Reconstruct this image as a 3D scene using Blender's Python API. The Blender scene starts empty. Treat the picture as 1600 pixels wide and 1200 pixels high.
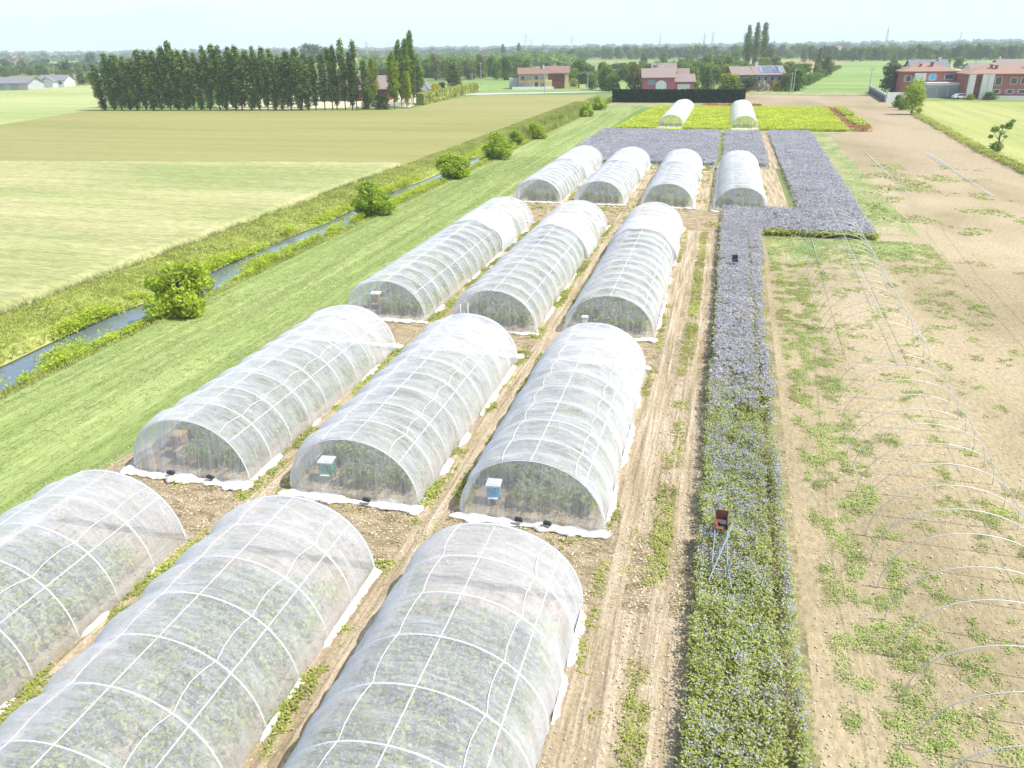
import bpy, math, random
import numpy as np
from mathutils import Matrix, Vector
R = math.radians
random.seed(7); rng = np.random.default_rng(11)
S = bpy.context.scene; COL = S.collection

# ------------------------------------------------------------------ camera
F, H, HY, ROLL = 1217., 14.3, 72., 0.0119            # photo pixels, metres
th = math.atan((600-HY)/F); ph = math.atan(350/(F*math.cos(th)+(600-HY)*math.sin(th)))
hd = np.array([-math.sin(ph), math.cos(ph), 0]); r0 = np.array([math.cos(ph), math.sin(ph), 0])
fw = hd*math.cos(th)+np.array([0, 0, -math.sin(th)]); u0 = np.cross(r0, fw)
rv = math.cos(ROLL)*r0-math.sin(ROLL)*u0; uv = math.sin(ROLL)*r0+math.cos(ROLL)*u0
cd = bpy.data.cameras.new('camera'); cam = bpy.data.objects.new('camera', cd); COL.objects.link(cam)
cd.sensor_width = 36; cd.lens = F/1600*36; cd.clip_end = 30000; cd.clip_start = .2
cam.matrix_world = Matrix([[rv[0], uv[0], -fw[0], 0], [rv[1], uv[1], -fw[1], 0], [rv[2], uv[2], -fw[2], H], [0, 0, 0, 1]])
S.camera = cam

# ------------------------------------------------------------------ light
SUN_EL, SUN_AZ = R(57), R(88); SUN_DIR = np.array([math.sin(SUN_AZ)*math.cos(SUN_EL), math.cos(SUN_AZ)*math.cos(SUN_EL), math.sin(SUN_EL)])
w = bpy.data.worlds.new('World'); S.world = w; w.use_nodes = True
nt = w.node_tree; bg = nt.nodes['Background']; sky = nt.nodes.new('ShaderNodeTexSky')
sky.sky_type = 'NISHITA'; sky.sun_disc = False; sky.sun_elevation = SUN_EL
sky.sun_rotation = math.atan2(SUN_DIR[0], SUN_DIR[1]); sky.air_density = 1.0; sky.dust_density = 1.5
nt.links.new(sky.outputs[0], bg.inputs[0]); bg.inputs[1].default_value = .15
sl = bpy.data.lights.new('sun', 'SUN'); sl.energy = 4.0; sl.angle = R(.5); sl.color = (1, .955, .88)
so = bpy.data.objects.new('sun', sl); COL.objects.link(so)
so.rotation_euler = Vector(SUN_DIR).to_track_quat('Z', 'Y').to_euler()
S.view_settings.view_transform = 'Standard'; S.view_settings.look = 'None'
S.view_settings.exposure = .78; S.view_settings.gamma = 1
S.cycles.transparent_max_bounces = 24; S.cycles.max_bounces = 6; S.cycles.volume_bounces = 2
HAZE = 0.00025

# ------------------------------------------------------------------ helpers
def at(px, py, z=0.):                                  # point of the ground seen at a photo pixel
    d = fw*F+rv*(px-800)+uv*(600-py); t = (z-H)/d[2]
    return np.array([0, 0, H])+d*t
def proj(p):
    v = np.array([p[0], p[1], p[2]-H]); d = v@fw
    return 800+F*(v@rv)/d, 600-F*(v@uv)/d, d
def hgt(p, py):                                        # height above ground point p that reaches pixel row py
    lo, hi = 0., 400.
    for _ in range(40):
        m = (lo+hi)/2
        q = proj((p[0], p[1], m))
        if q[2] > .5 and q[1] > py: lo = m
        else: hi = m
    return lo
def tag(o, label=None, cat=None, group=None, kind=None):
    if label: o['label'] = label
    if cat: o['category'] = cat
    if group: o['group'] = group
    if kind: o['kind'] = kind
    return o
def link(o, parent=None):
    COL.objects.link(o)
    if parent: o.parent = parent
    return o
def empty(name, loc, rz=0):
    o = bpy.data.objects.new(name, None); o.location = loc; o.rotation_euler = (0, 0, rz); o.empty_display_size = .3
    return link(o)
def copy_tree(o, parent=None):
    c = o.copy(); link(c, parent)
    for ch in list(KIDS.get(o.name, [])):
        k = copy_tree(ch, c); KIDS.setdefault(c.name, []).append(k)
    return c
KIDS = {}
def mobj(name, me, mat, parent=None, smooth=False):
    mats = mat if isinstance(mat, (list, tuple)) else [mat]
    if len(me.materials) == 0:
        for m in mats: me.materials.append(m)
    if smooth: me.polygons.foreach_set('use_smooth', [True]*len(me.polygons))
    o = bpy.data.objects.new(name, me); link(o, parent)
    if parent: KIDS.setdefault(parent.name, []).append(o)
    return o
def qmesh(name, V, idx=None):                          # V: (N,4,3) loose quads
    V = np.ascontiguousarray(V, dtype=np.float32); n = len(V)
    me = bpy.data.meshes.new(name); me.vertices.add(4*n); me.loops.add(4*n); me.polygons.add(n)
    me.vertices.foreach_set('co', V.ravel()); me.loops.foreach_set('vertex_index', np.arange(4*n, dtype=np.int32))
    me.polygons.foreach_set('loop_start', np.arange(0, 4*n, 4, dtype=np.int32))
    me.polygons.foreach_set('loop_total', np.full(n, 4, dtype=np.int32))
    if idx is not None: me.polygons.foreach_set('material_index', np.asarray(idx, dtype=np.int32))
    me.update(calc_edges=True); return me
def gridmesh(name, P, closed=False):                   # P: (a,b,3) grid
    a, b = P.shape[:2]; i = np.arange(a-1)[:, None]; nb = b if closed else b-1; j = np.arange(nb)[None, :]
    j2 = (j+1) % b
    f = np.stack([i*b+j, i*b+j2, (i+1)*b+j2, (i+1)*b+j], -1).reshape(-1, 4)
    me = bpy.data.meshes.new(name); me.from_pydata(P.reshape(-1, 3).tolist(), [], f.tolist()); me.update(); return me
class MB:                                              # boxes, tubes and polygons gathered in one mesh
    def __init__(s): s.v = []; s.f = []
    def box(s, c, d, rz=0):
        x, y, z = c; a, b, e = d[0]/2, d[1]/2, d[2]/2; n = len(s.v); cs, sn = math.cos(rz), math.sin(rz)
        for k in range(8):
            p, q, r_ = (a if k & 1 else -a), (b if k & 2 else -b), (e if k & 4 else -e)
            s.v.append((x+p*cs-q*sn, y+p*sn+q*cs, z+r_))
        s.f += [tuple(n+i for i in q) for q in ((0, 2, 3, 1), (4, 5, 7, 6), (0, 1, 5, 4), (2, 6, 7, 3), (0, 4, 6, 2), (1, 3, 7, 5))]
        return s
    def tube(s, pts, rad, k=6, cap=True):
        pts = [Vector(p) for p in pts]; n0 = len(s.v)
        for i, p in enumerate(pts):
            t = (pts[min(i+1, len(pts)-1)]-pts[max(i-1, 0)]).normalized()
            up = Vector((0, 1, 0)) if abs(t.z) > .9 or abs(t.y) < .5 else Vector((0, 0, 1))
            a = t.cross(up).normalized(); b = t.cross(a); rr = rad[i] if isinstance(rad, (list, tuple)) else rad
            for j in range(k):
                q = 2*math.pi*j/k; s.v.append(tuple(p+a*(rr*math.cos(q))+b*(rr*math.sin(q))))
        for i in range(len(pts)-1):
            for j in range(k):
                s.f.append((n0+i*k+j, n0+i*k+(j+1) % k, n0+(i+1)*k+(j+1) % k, n0+(i+1)*k+j))
        if cap: s.f.append(tuple(n0+j for j in range(k))[::-1]); s.f.append(tuple(n0+(len(pts)-1)*k+j for j in range(k)))
        return s
    def poly(s, pts):
        n = len(s.v); s.v += [tuple(p) for p in pts]; s.f.append(tuple(range(n, n+len(pts)))); return s
    def prism(s, prof, y0, y1):                        # profile in x,z pushed along y
        n = len(s.v); k = len(prof)
        s.v += [(x, y0, z) for x, z in prof]+[(x, y1, z) for x, z in prof]
        s.f += [tuple(range(n, n+k)), tuple(range(n+2*k-1, n+k-1, -1))]+[(n+i, n+k+i, n+k+(i+1) % k, n+(i+1) % k) for i in range(k)]
        return s
    def build(s, name, mat, parent=None, smooth=False):
        me = bpy.data.meshes.new(name); me.from_pydata(s.v, [], s.f); me.update()
        return mobj(name, me, mat, parent, smooth)
# smooth value noise on numpy arrays
_T = rng.random((256, 256))
def vn(x, y):
    x = np.asarray(x, float); y = np.asarray(y, float); xi = np.floor(x).astype(int); yi = np.floor(y).astype(int)
    u = x-xi; v = y-yi; u = u*u*(3-2*u); v = v*v*(3-2*v)
    g = lambda a, b: _T[a & 255, b & 255]
    return (g(xi, yi)*(1-u)+g(xi+1, yi)*u)*(1-v)+(g(xi, yi+1)*(1-u)+g(xi+1, yi+1)*u)*v
def fbm(x, y, o=3):
    return sum(vn(x*2**k+17*k, y*2**k+31*k)/2**k for k in range(o))/sum(1/2**k for k in range(o))

# ------------------------------------------------------------------ materials
def new_mat(name):
    m = bpy.data.materials.new(name); m.use_nodes = True; t = m.node_tree
    return m, t, t.nodes['Principled BSDF'], t.nodes['Material Output']
def N(t, kind, **kw):
    n = t.nodes.new(kind)
    for k, v in kw.items():
        if k in ('operation', 'blend_type', 'data_type', 'noise_dimensions', 'feature'): setattr(n, k, v)
        else: n.inputs[k].default_value = v
    return n
def ramp(t, fac, stops):
    n = t.nodes.new('ShaderNodeValToRGB'); e = n.color_ramp.elements
    while len(e) < len(stops): e.new(.5)
    for el, (p, c) in zip(e, stops): el.position = p; el.color = (*c, 1) if len(c) == 3 else c
    t.links.new(fac, n.inputs[0]); return n.outputs[0]
def coords(t, scale=(1, 1, 1), rot=0, obj=False):
    m = t.nodes.new('ShaderNodeMapping'); m.inputs['Scale'].default_value = scale; m.inputs['Rotation'].default_value = (0, 0, rot)
    if obj: c = t.nodes.new('ShaderNodeTexCoord').outputs['Object']
    else: c = t.nodes.new('ShaderNodeNewGeometry').outputs['Position']
    t.links.new(c, m.inputs[0]); return m.outputs[0]
def noise(t, vec, scale, detail=4, rough=.6, dist=0):
    n = N(t, 'ShaderNodeTexNoise', Scale=scale, Detail=detail, Roughness=rough, Distortion=dist); t.links.new(vec, n.inputs['Vector']); return n.outputs[0]
def mixc(t, fac, a, b, mode='MIX'):
    n = t.nodes.new('ShaderNodeMix'); n.data_type = 'RGBA'; n.blend_type = mode
    for s_, v in ((0, fac), (6, a), (7, b)):
        if isinstance(v, (int, float)): n.inputs[s_].default_value = v
        elif isinstance(v, tuple): n.inputs[s_].default_value = (*v, 1)
        else: t.links.new(v, n.inputs[s_])
    return n.outputs[2]
def math_(t, op, a, b=0.):
    n = t.nodes.new('ShaderNodeMath'); n.operation = op
    for i, v in enumerate((a, b)):
        if isinstance(v, (int, float)): n.inputs[i].default_value = v
        else: t.links.new(v, n.inputs[i])
    return n.outputs[0]
def bump(t, b, hgt_, strength, dist=.05):
    n = N(t, 'ShaderNodeBump', Strength=strength, Distance=dist); t.links.new(hgt_, n.inputs['Height']); t.links.new(n.outputs[0], b.inputs['Normal'])

def ground_mat(name, c1, c2, c3, s_big=.08, s_fine=3., stretch=(1, 1, 1), rot=0, bs=.5, bd=.05, c4=None, big=(.35, .65), fine=.5, lines=None):
    m, t, b, o = new_mat(name); b.inputs['Roughness'].default_value = .95; b.inputs['Specular IOR Level'].default_value = .15
    v = coords(t, stretch, rot)
    n1 = noise(t, v, s_big, 5, .6, .4); n2 = noise(t, v, s_fine, 5, .65)
    col = ramp(t, n1, [(big[0], c1), ((big[0]+big[1])/2, c2), (big[1], c3)])
    f = ramp(t, n2, [(.3, (1-fine,)*3), (.7, (1+fine*.5,)*3)])
    col = mixc(t, 1., col, f, 'MULTIPLY')
    if lines:
        n4 = noise(t, coords(t, (lines[0], lines[1], 1), lines[2]), 1., 2, .5); col = mixc(t, 1., col, ramp(t, n4, [(.35, (1-lines[3],)*3), (.6, (1.05,)*3)]), 'MULTIPLY')
    if c4:
        n3 = noise(t, v, s_fine*.35, 3, .6); k = ramp(t, n3, [(.55, (0, 0, 0)), (.68, (1, 1, 1))]); col = mixc(t, k, col, c4)
    t.links.new(col, b.inputs['Base Color']); bump(t, b, n2, bs, bd); return m
def plain(name, c, rough=.8, spec=.3, metal=0, var=.12, vs=3.):
    m, t, b, o = new_mat(name); b.inputs['Roughness'].default_value = rough; b.inputs['Specular IOR Level'].default_value = spec
    b.inputs['Metallic'].default_value = metal
    n1 = noise(t, coords(t, obj=True), vs, 5, .65)
    f = ramp(t, n1, [(.3, (1-var,)*3), (.7, (1+var,)*3)])
    t.links.new(mixc(t, 1., c, f, 'MULTIPLY'), b.inputs['Base Color']); return m
def leaf_mat(name, c1, c2, trans=.35, clump=.35, cs=.9, objvar=.15):
    m, t, b, o = new_mat(name); t.nodes.remove(b)
    g = t.nodes.new('ShaderNodeNewGeometry'); oi = t.nodes.new('ShaderNodeObjectInfo')
    col = mixc(t, g.outputs['Random Per Island'], c1, c2)
    n1 = noise(t, coords(t), cs, 3, .6)
    col = mixc(t, 1., col, ramp(t, n1, [(.32, (1-clump,)*3), (.68, (1+clump*.6,)*3)]), 'MULTIPLY')
    col = mixc(t, 1., col, ramp(t, oi.outputs['Random'], [(0, (1-objvar, 1-objvar*.8, 1-objvar)), (1, (1+objvar*1.2, 1+objvar*.6, 1.))]), 'MULTIPLY')
    d = t.nodes.new('ShaderNodeBsdfDiffuse'); tr = t.nodes.new('ShaderNodeBsdfTranslucent'); mx = t.nodes.new('ShaderNodeMixShader')
    t.links.new(col, d.inputs[0]); t.links.new(col, tr.inputs[0]); mx.inputs[0].default_value = trans
    t.links.new(d.outputs[0], mx.inputs[1]); t.links.new(tr.outputs[0], mx.inputs[2]); t.links.new(mx.outputs[0], o.inputs[0]); return m

M = {}
M['far'] = None
def far_ground():
    m, t, b, o = new_mat('far_fields'); b.inputs['Roughness'].default_value = 1; b.inputs['Specular IOR Level'].default_value = .1
    v = coords(t, (1, .6, 1), .25)
    vo = N(t, 'ShaderNodeTexVoronoi', Scale=.0055); t.links.new(v, vo.inputs['Vector'])
    sep = t.nodes.new('ShaderNodeSeparateColor'); t.links.new(vo.outputs['Color'], sep.inputs[0])
    col = ramp(t, sep.outputs[0], [(0, (.10, .20, .05)), (.3, (.16, .24, .07)), (.5, (.30, .32, .12)), (.65, (.09, .18, .05)), (.85, (.34, .28, .14)), (1, (.14, .25, .07))])
    col = mixc(t, 1., col, ramp(t, noise(t, v, .05, 5), [(.3, (.75,)*3), (.7, (1.15,)*3)]), 'MULTIPLY')
    t.links.new(col, b.inputs['Base Color']); return m
M['far'] = far_ground()
M['bank'] = ground_mat('bank_grass', (.24, .29, .06), (.32, .36, .09), (.39, .40, .14), .25, 4, (1, .5, 1), 0, .8, .12)
M['mud'] = ground_mat('ditch_mud', (.05, .06, .03), (.08, .09, .05), (.12, .11, .07), .5, 5)
M['meadow'] = ground_mat('mown_meadow', (.22, .29, .085), (.29, .36, .12), (.37, .42, .165), .35, 6, (1.6, .1, 1), .05, .6, .05, big=(.3, .7), fine=.35, lines=(1.6, .03, .04, .2))
M['wheat'] = ground_mat('wheat_tops', (.30, .33, .13), (.37, .38, .165), (.44, .42, .21), .05, 3., (.35, 1.3, 1), -.15, .9, .15, big=(.36, .6), fine=.35, lines=(.04, 1.3, -.15, .10))
M['hay'] = ground_mat('olive_hay_field', (.22, .23, .06), (.28, .265, .10), (.305, .275, .12), .018, 1.5, (.25, 1.6, 1), -.15, .6, .1, big=(.3, .72), fine=.15, lines=(.012, .35, -.15, .06))
M['palefield'] = ground_mat('pale_green_field', (.30, .35, .13), (.35, .38, .16), (.40, .41, .19), .02, 1, (.3, 1.6, 1), -.15, .5, .1, fine=.2, lines=(.01, .2, -.15, .07))
M['greenfield'] = ground_mat('green_field', (.16, .25, .07), (.21, .30, .09), (.26, .33, .11), .02, .8, (.4, 2, 1), .1, .5, .1, fine=.2)
M['ripe'] = ground_mat('yellow_green_wheat', (.30, .33, .10), (.345, .37, .12), (.38, .38, .145), .04, 2, (1.5, .3, 1), 0, .6, .1, fine=.2, lines=(.5, .02, .1, .12))
M['soilR'] = ground_mat('dry_field_soil', (.30, .245, .145), (.38, .31, .19), (.435, .36, .23), .12, 5, (1.3, .6, 1), 0, .8, .04, fine=.3)
M['soilB'] = ground_mat('brown_field_soil', (.25, .225, .115), (.335, .265, .165), (.38, .305, .195), .045, 2.5, (1, .5, 1), 0, .8, .05, c4=None, big=(.36, .58), fine=.25)
def lane_soil():
    m, t, b, o = new_mat('lane_soil'); b.inputs['Roughness'].default_value = 1; b.inputs['Specular IOR Level'].default_value = .1
    v = coords(t); vs_ = coords(t, (1, .07, 1)); n1 = noise(t, v, .6, 4); n2 = noise(t, v, 9, 6, .75); n3 = noise(t, vs_, 3.2, 3, .6); n4 = noise(t, coords(t, (1, .25, 1)), 26, 3, .7)
    col = ramp(t, n3, [(.3, (.30, .235, .145)), (.47, (.42, .335, .22)), (.62, (.53, .44, .31))])
    col = mixc(t, 1., col, ramp(t, n2, [(.3, (.62,)*3), (.55, (1.,)*3), (.75, (1.2,)*3)]), 'MULTIPLY')
    col = mixc(t, ramp(t, n4, [(.6, (0,)*3), (.72, (.55,)*3)]), col, (.66, .57, .42))
    col = mixc(t, ramp(t, n1, [(.5, (0,)*3), (.75, (.4,)*3)]), col, (.27, .22, .10))
    t.links.new(col, b.inputs['Base Color'])
    hh = math_(t, 'ADD', math_(t, 'MULTIPLY', n3, 1.5), math_(t, 'MULTIPLY', n2, .5)); bump(t, b, hh, 1., .12); return m
M['lane'] = lane_soil()
M['litter'] = ground_mat('dry_straw_litter', (.25, .19, .095), (.42, .33, .20), (.56, .45, .30), 1.2, 14, (1, 2.2, 1), .4, 1., .08, fine=.4)
M['crust'] = ground_mat('pale_path', (.48, .44, .28), (.58, .52, .36), (.62, .58, .42), .8, 6)
M['flowerfloor'] = ground_mat('flower_field_floor', (.26, .26, .24), (.30, .30, .31), (.34, .34, .38), .3, 3, (1.5, .3, 1), 0, .8, .1, fine=.35)
M['stripfloor'] = ground_mat('strip_floor', (.20, .19, .09), (.30, .25, .14), (.40, .33, .21), .6, 5)
M['rapefloor'] = ground_mat('mustard_field_floor', (.33, .40, .04), (.46, .50, .03), (.54, .55, .03), .12, 3, (1, .4, 1), 0, .8, .1, fine=.3)
M['redfloor'] = ground_mat('red_clover_floor', (.33, .26, .12), (.36, .22, .13), (.30, .29, .12), .3, 3)
M['greenlow'] = ground_mat('low_green', (.20, .27, .09), (.30, .32, .14), (.42, .36, .22), .35, 4, (1, .6, 1))
M['asphalt'] = ground_mat('road_surface', (.42, .40, .36), (.5, .48, .44), (.55, .53, .5), .1, 3)

M['leafA'] = leaf_mat('fresh_green_leaves', (.31, .46, .05), (.52, .62, .10), .5, .2, 1.2)
M['leafB'] = leaf_mat('mid_green_leaves', (.13, .22, .05), (.23, .34, .085), .4, .3, .3)
M['leafD'] = leaf_mat('dark_poplar_leaves', (.07, .15, .04), (.30, .42, .11), .4, .45, .35, .12)  # pale end of the leaf range stands in for sunlit highlights
M['leafY'] = leaf_mat('yellow_green_leaves', (.22, .32, .03), (.36, .42, .05), .35, .3, .5)
M['leafO'] = leaf_mat('olive_leaves', (.15, .18, .06), (.24, .27, .08), .3, .3, .3)
M['leafG'] = leaf_mat('grey_green_leaves', (.09, .14, .08), (.17, .22, .12), .25, .35, .4)
M['leafP'] = leaf_mat('purple_leaves', (.05, .03, .06), (.10, .05, .09), .2, .3, .5)
M['leafW'] = leaf_mat('white_blossom', (.25, .32, .18), (.6, .6, .5), .2, .3, .5)
M['leafGold'] = leaf_mat('golden_leaves', (.45, .42, .03), (.62, .55, .05), .3, .2, .5)
M['hedge'] = leaf_mat('hedge_leaves', (.015, .038, .018), (.028, .062, .026), .2, .3, .5)
M['phl'] = leaf_mat('phacelia_leaves', (.31, .38, .10), (.54, .58, .19), .45, .2, .35, .05)
M['phf'] = leaf_mat('phacelia_flowers', (.40, .39, .49), (.56, .545, .645), .3, .12, .4, .03)
M['phd'] = leaf_mat('phacelia_dense_flowers', (.45, .44, .47), (.60, .585, .62), .45, .12, .3, .03)
M['lemon'] = leaf_mat('lemon_green_leaves', (.36, .46, .07), (.50, .58, .10), .45, .15, .3, .03)
M['phc'] = leaf_mat('shaded_crop_flowers', (.26, .26, .36), (.38, .37, .48), .3, .15, .4, .03)  # phacelia flower colour darkened for the shade under the nets
M['must'] = leaf_mat('mustard_flowers', (.52, .60, .08), (.64, .70, .12), .3, .2, .25, .03)
M['poppy'] = leaf_mat('red_flowers', (.48, .16, .09), (.50, .28, .16), .3, .2, .5, .03)
M['weed'] = leaf_mat('weed_leaves', (.32, .43, .12), (.48, .57, .20), .3, .35, .5, .05)
M['grassA'] = leaf_mat('bank_grass_blades', (.34, .40, .09), (.50, .53, .17), .35, .35, .35, .05)
M['grassM'] = leaf_mat('meadow_grass_blades', (.24, .32, .09), (.38, .44, .16), .35, .25, .3, .05)
M['stalk'] = leaf_mat('wheat_stalks', (.22, .27, .15), (.36, .39, .24), .3, .2, .4, .05)
M['bark'] = plain('bark', (.16, .13, .10), .95, .1, 0, .3, 2)
M['palebark'] = plain('pale_bark', (.38, .36, .31), .95, .1, 0, .25, 2)
M['tube'] = plain('galvanised_tube', (.62, .60, .57), .45, .5, .2, .08)
M['whitetube'] = plain('white_tube', (.85, .86, .86), .5, .4, 0, .05)
M['dark'] = plain('dark_weight', (.06, .065, .07), .8)
M['steel'] = plain('blued_steel', (.35, .40, .46), .45, .5, .5, .15)
M['rust'] = plain('red_brown_wood', (.20, .085, .06), .85, .2, 0, .25, 8)
M['darkbox'] = plain('dark_box', (.07, .07, .08), .7)
M['blue'] = plain('blue_paint', (.13, .42, .68), .6, .3, 0, .08)
M['green'] = plain('green_paint', (.10, .33, .20), .6, .3, 0, .08)
M['wood'] = plain('pine_wood', (.46, .32, .18), .8, .2, 0, .2, 10)
M['white'] = plain('white_paint', (.8, .8, .78), .6, .3, 0, .05)
M['cream'] = plain('yellow_plaster', (.66, .53, .27), .9, .15, 0, .08, .8)
M['pink'] = plain('pink_plaster', (.46, .14, .18), .9, .15, 0, .08, .8)
M['red'] = plain('red_plaster', (.37, .14, .125), .9, .15, 0, .1, .8)
M['grey'] = plain('grey_concrete', (.42, .43, .44), .9, .15, 0, .1, .8)
M['pale'] = plain('pale_plaster', (.72, .70, .66), .9, .15, 0, .06, .8)
M['glass'] = plain('dark_window_glass', (.05, .07, .09), .15, .6, 0, .05)
M['shutter'] = plain('grey_shutter', (.30, .33, .36), .7, .3, 0, .05)
M['brownwood'] = plain('brown_barn_boards', (.17, .07, .06), .9, .1, 0, .25, 1)
M['solar'] = plain('solar_panel', (.20, .24, .32), .35, .6, 0, .1)
def roof_mat(name, c1, c2):
    m, t, b, o = new_mat(name); b.inputs['Roughness'].default_value = .9; v = coords(t, obj=True)
    wv = N(t, 'ShaderNodeTexWave', Scale=1.6, Distortion=.6); t.links.new(v, wv.inputs['Vector'])
    col = mixc(t, noise(t, v, .9, 5, .7), c1, c2); col = mixc(t, .25, col, wv.outputs['Color'], 'MULTIPLY')
    t.links.new(col, b.inputs['Base Color']); return m
M['roofT'] = roof_mat('terracotta_tiles', (.20, .12, .09), (.32, .20, .155))
M['roofO'] = roof_mat('orange_tiles', (.28, .16, .115), (.38, .25, .19))
M['roofG'] = roof_mat('grey_roof', (.17, .17, .19), (.25, .25, .27))
M['roofB'] = roof_mat('pale_brown_tiles', (.24, .185, .16), (.33, .26, .23))

def net_mat(name, cover, streak, seed=0.):
    """Woven insect net: share of light the threads stop; seen edge-on more threads overlap."""
    m, t, b, o = new_mat(name); t.nodes.remove(b)
    tc = t.nodes.new('ShaderNodeTexCoord'); mp = t.nodes.new('ShaderNodeMapping'); t.links.new(tc.outputs['UV'], mp.inputs[0])
    mp.inputs['Location'].default_value = (seed, seed*1.7, 0); mp.inputs['Scale'].default_value = (1, 1, 1)
    v = mp.outputs[0]
    mp2 = t.nodes.new('ShaderNodeMapping'); t.links.new(v, mp2.inputs[0]); mp2.inputs['Scale'].default_value = (1.6, .22, 1)
    mp2.inputs['Rotation'].default_value = (0, 0, .25)
    n1 = noise(t, mp2.outputs[0], 3.0, 6, .75, 1.0)    # creases running down the cloth
    n2 = noise(t, v, .7, 3, .6)
    n3 = noise(t, v, 8., 6, .85, .8)
    lw = t.nodes.new('ShaderNodeLayerWeight'); lw.inputs['Blend'].default_value = .5
    cosv = math_(t, 'MAXIMUM', math_(t, 'SUBTRACT', 1., lw.outputs['Facing']), .16)
    cr = ramp(t, n1, [(.42, (0,)*3), (.62, (.35,)*3), (.74, (1,)*3)])
    base = math_(t, 'ADD', cover, math_(t, 'MULTIPLY', cr, streak))
    base = math_(t, 'ADD', base, math_(t, 'MULTIPLY', math_(t, 'SUBTRACT', n2, .5), .22))
    base = math_(t, 'ADD', base, math_(t, 'MULTIPLY', math_(t, 'SUBTRACT', n3, .5), .40))
    base = math_(t, 'MINIMUM', math_(t, 'MAXIMUM', base, .12), .95)
    thru = math_(t, 'POWER', math_(t, 'SUBTRACT', 1., base), math_(t, 'DIVIDE', 1., cosv))
    d = t.nodes.new('ShaderNodeBsdfDiffuse'); d.inputs[0].default_value = (.77, .79, .83, 1)
    tr = t.nodes.new('ShaderNodeBsdfTranslucent'); tr.inputs[0].default_value = (.77, .79, .83, 1)
    mx = t.nodes.new('ShaderNodeMixShader'); mx.inputs[0].default_value = .42
    t.links.new(d.outputs[0], mx.inputs[1]); t.links.new(tr.outputs[0], mx.inputs[2])
    tp = t.nodes.new('ShaderNodeBsdfTransparent'); m2 = t.nodes.new('ShaderNodeMixShader')
    t.links.new(thru, m2.inputs[0]); t.links.new(mx.outputs[0], m2.inputs[1]); t.links.new(tp.outputs[0], m2.inputs[2])
    bp = N(t, 'ShaderNodeBump', Strength=.8, Distance=.08); t.links.new(n1, bp.inputs['Height'])
    t.links.new(bp.outputs[0], d.inputs['Normal']); t.links.new(bp.outputs[0], tr.inputs['Normal'])
    t.links.new(m2.outputs[0], o.inputs[0]); return m
M['net'] = net_mat('insect_net', .25, .40)
M['netfar'] = net_mat('insect_net_fine', .15, .30, 5.)
M['netend'] = net_mat('insect_net_gathered', .24, .50, 9.)
M['netband'] = net_mat('insect_net_doubled', .42, .3, 3.)
def hem_mat():
    m, t, b, o = new_mat('white_net_hem'); b.inputs['Roughness'].default_value = .95
    n1 = noise(t, coords(t), 3.5, 5, .7); n2 = noise(t, coords(t), 14, 4, .7)
    col = mixc(t, ramp(t, n1, [(.38, (0,)*3), (.62, (.85,)*3)]), (.78, .78, .77), (.50, .42, .30)); t.links.new(col, b.inputs['Base Color'])
    bump(t, b, n2, .9, .05); return m
M['hem'] = hem_mat()
def water_mat():
    m, t, b, o = new_mat('canal_water'); b.inputs['Base Color'].default_value = (.11, .14, .16, 1); b.inputs['Roughness'].default_value = .05
    b.inputs['Specular IOR Level'].default_value = 1.; b.inputs['IOR'].default_value = 1.6
    n1 = noise(t, coords(t), 2.5, 3); bump(t, b, n1, .06, .02); return m
M['water'] = water_mat()

# ------------------------------------------------------------------ ground, one sheet with the canal trench
WZ = -.7
ys = [-3000, -200, -20]+list(np.arange(0, 232, 3.))+[233, 238, 400, 1500, 9000]
xs = [(-9000, 0), (-2000, 0), (-300, 0), (-60, 0), (-41.5, 0), (-39.4, 0), (-38.3, -.05), (-36.6, -.32), (-35.3, WZ+.05), (-34.9, WZ-.35), (-32.6, WZ-.4), (-32.2, WZ+.02), (-31.3, -.2), (-30.4, 0), (-20, 0), (60, 0), (600, 0), (2500, 0), (9000, 0)]
P = np.zeros((len(ys), len(xs), 3))
for i, y in enumerate(ys):
    k = 1. if y < 231 else 0.
    for j, (x, z) in enumerate(xs):
        jit = (vn(y*.21+j*7, j*3.1)-.5)*(1.1 if -37 < x < -31 else 0)*k
        P[i, j] = (x+jit, y, z*k)
g = gridmesh('ground', P)
for m in (M['far'], M['bank'], M['mud']): g.materials.append(m)
nb = len(xs)-1
g.polygons.foreach_set('material_index', [(1 if 4 <= (q % nb) <= 12 and 2 < q//nb < len(ys)-6 else 0)*(2 if (q % nb) in (8, 9, 10) else 1) for q in range(len(g.polygons))])
tag(mobj('ground', g, M['far']), kind='structure')
wp = np.array([[(-36.6, y, WZ), (-31.6, y, WZ)] for y in np.linspace(-10, 231, 40)])
tag(mobj('canal_water', gridmesh('canal_water', wp), M['water']), kind='structure')

def sheet(name, pts, z, mat, kind='structure'):
    o = MB().poly([(p[0], p[1], z) for p in pts]).build(name, mat)
    return tag(o, kind=kind)
A = lambda px, py: tuple(at(px, py)[:2])
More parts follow.
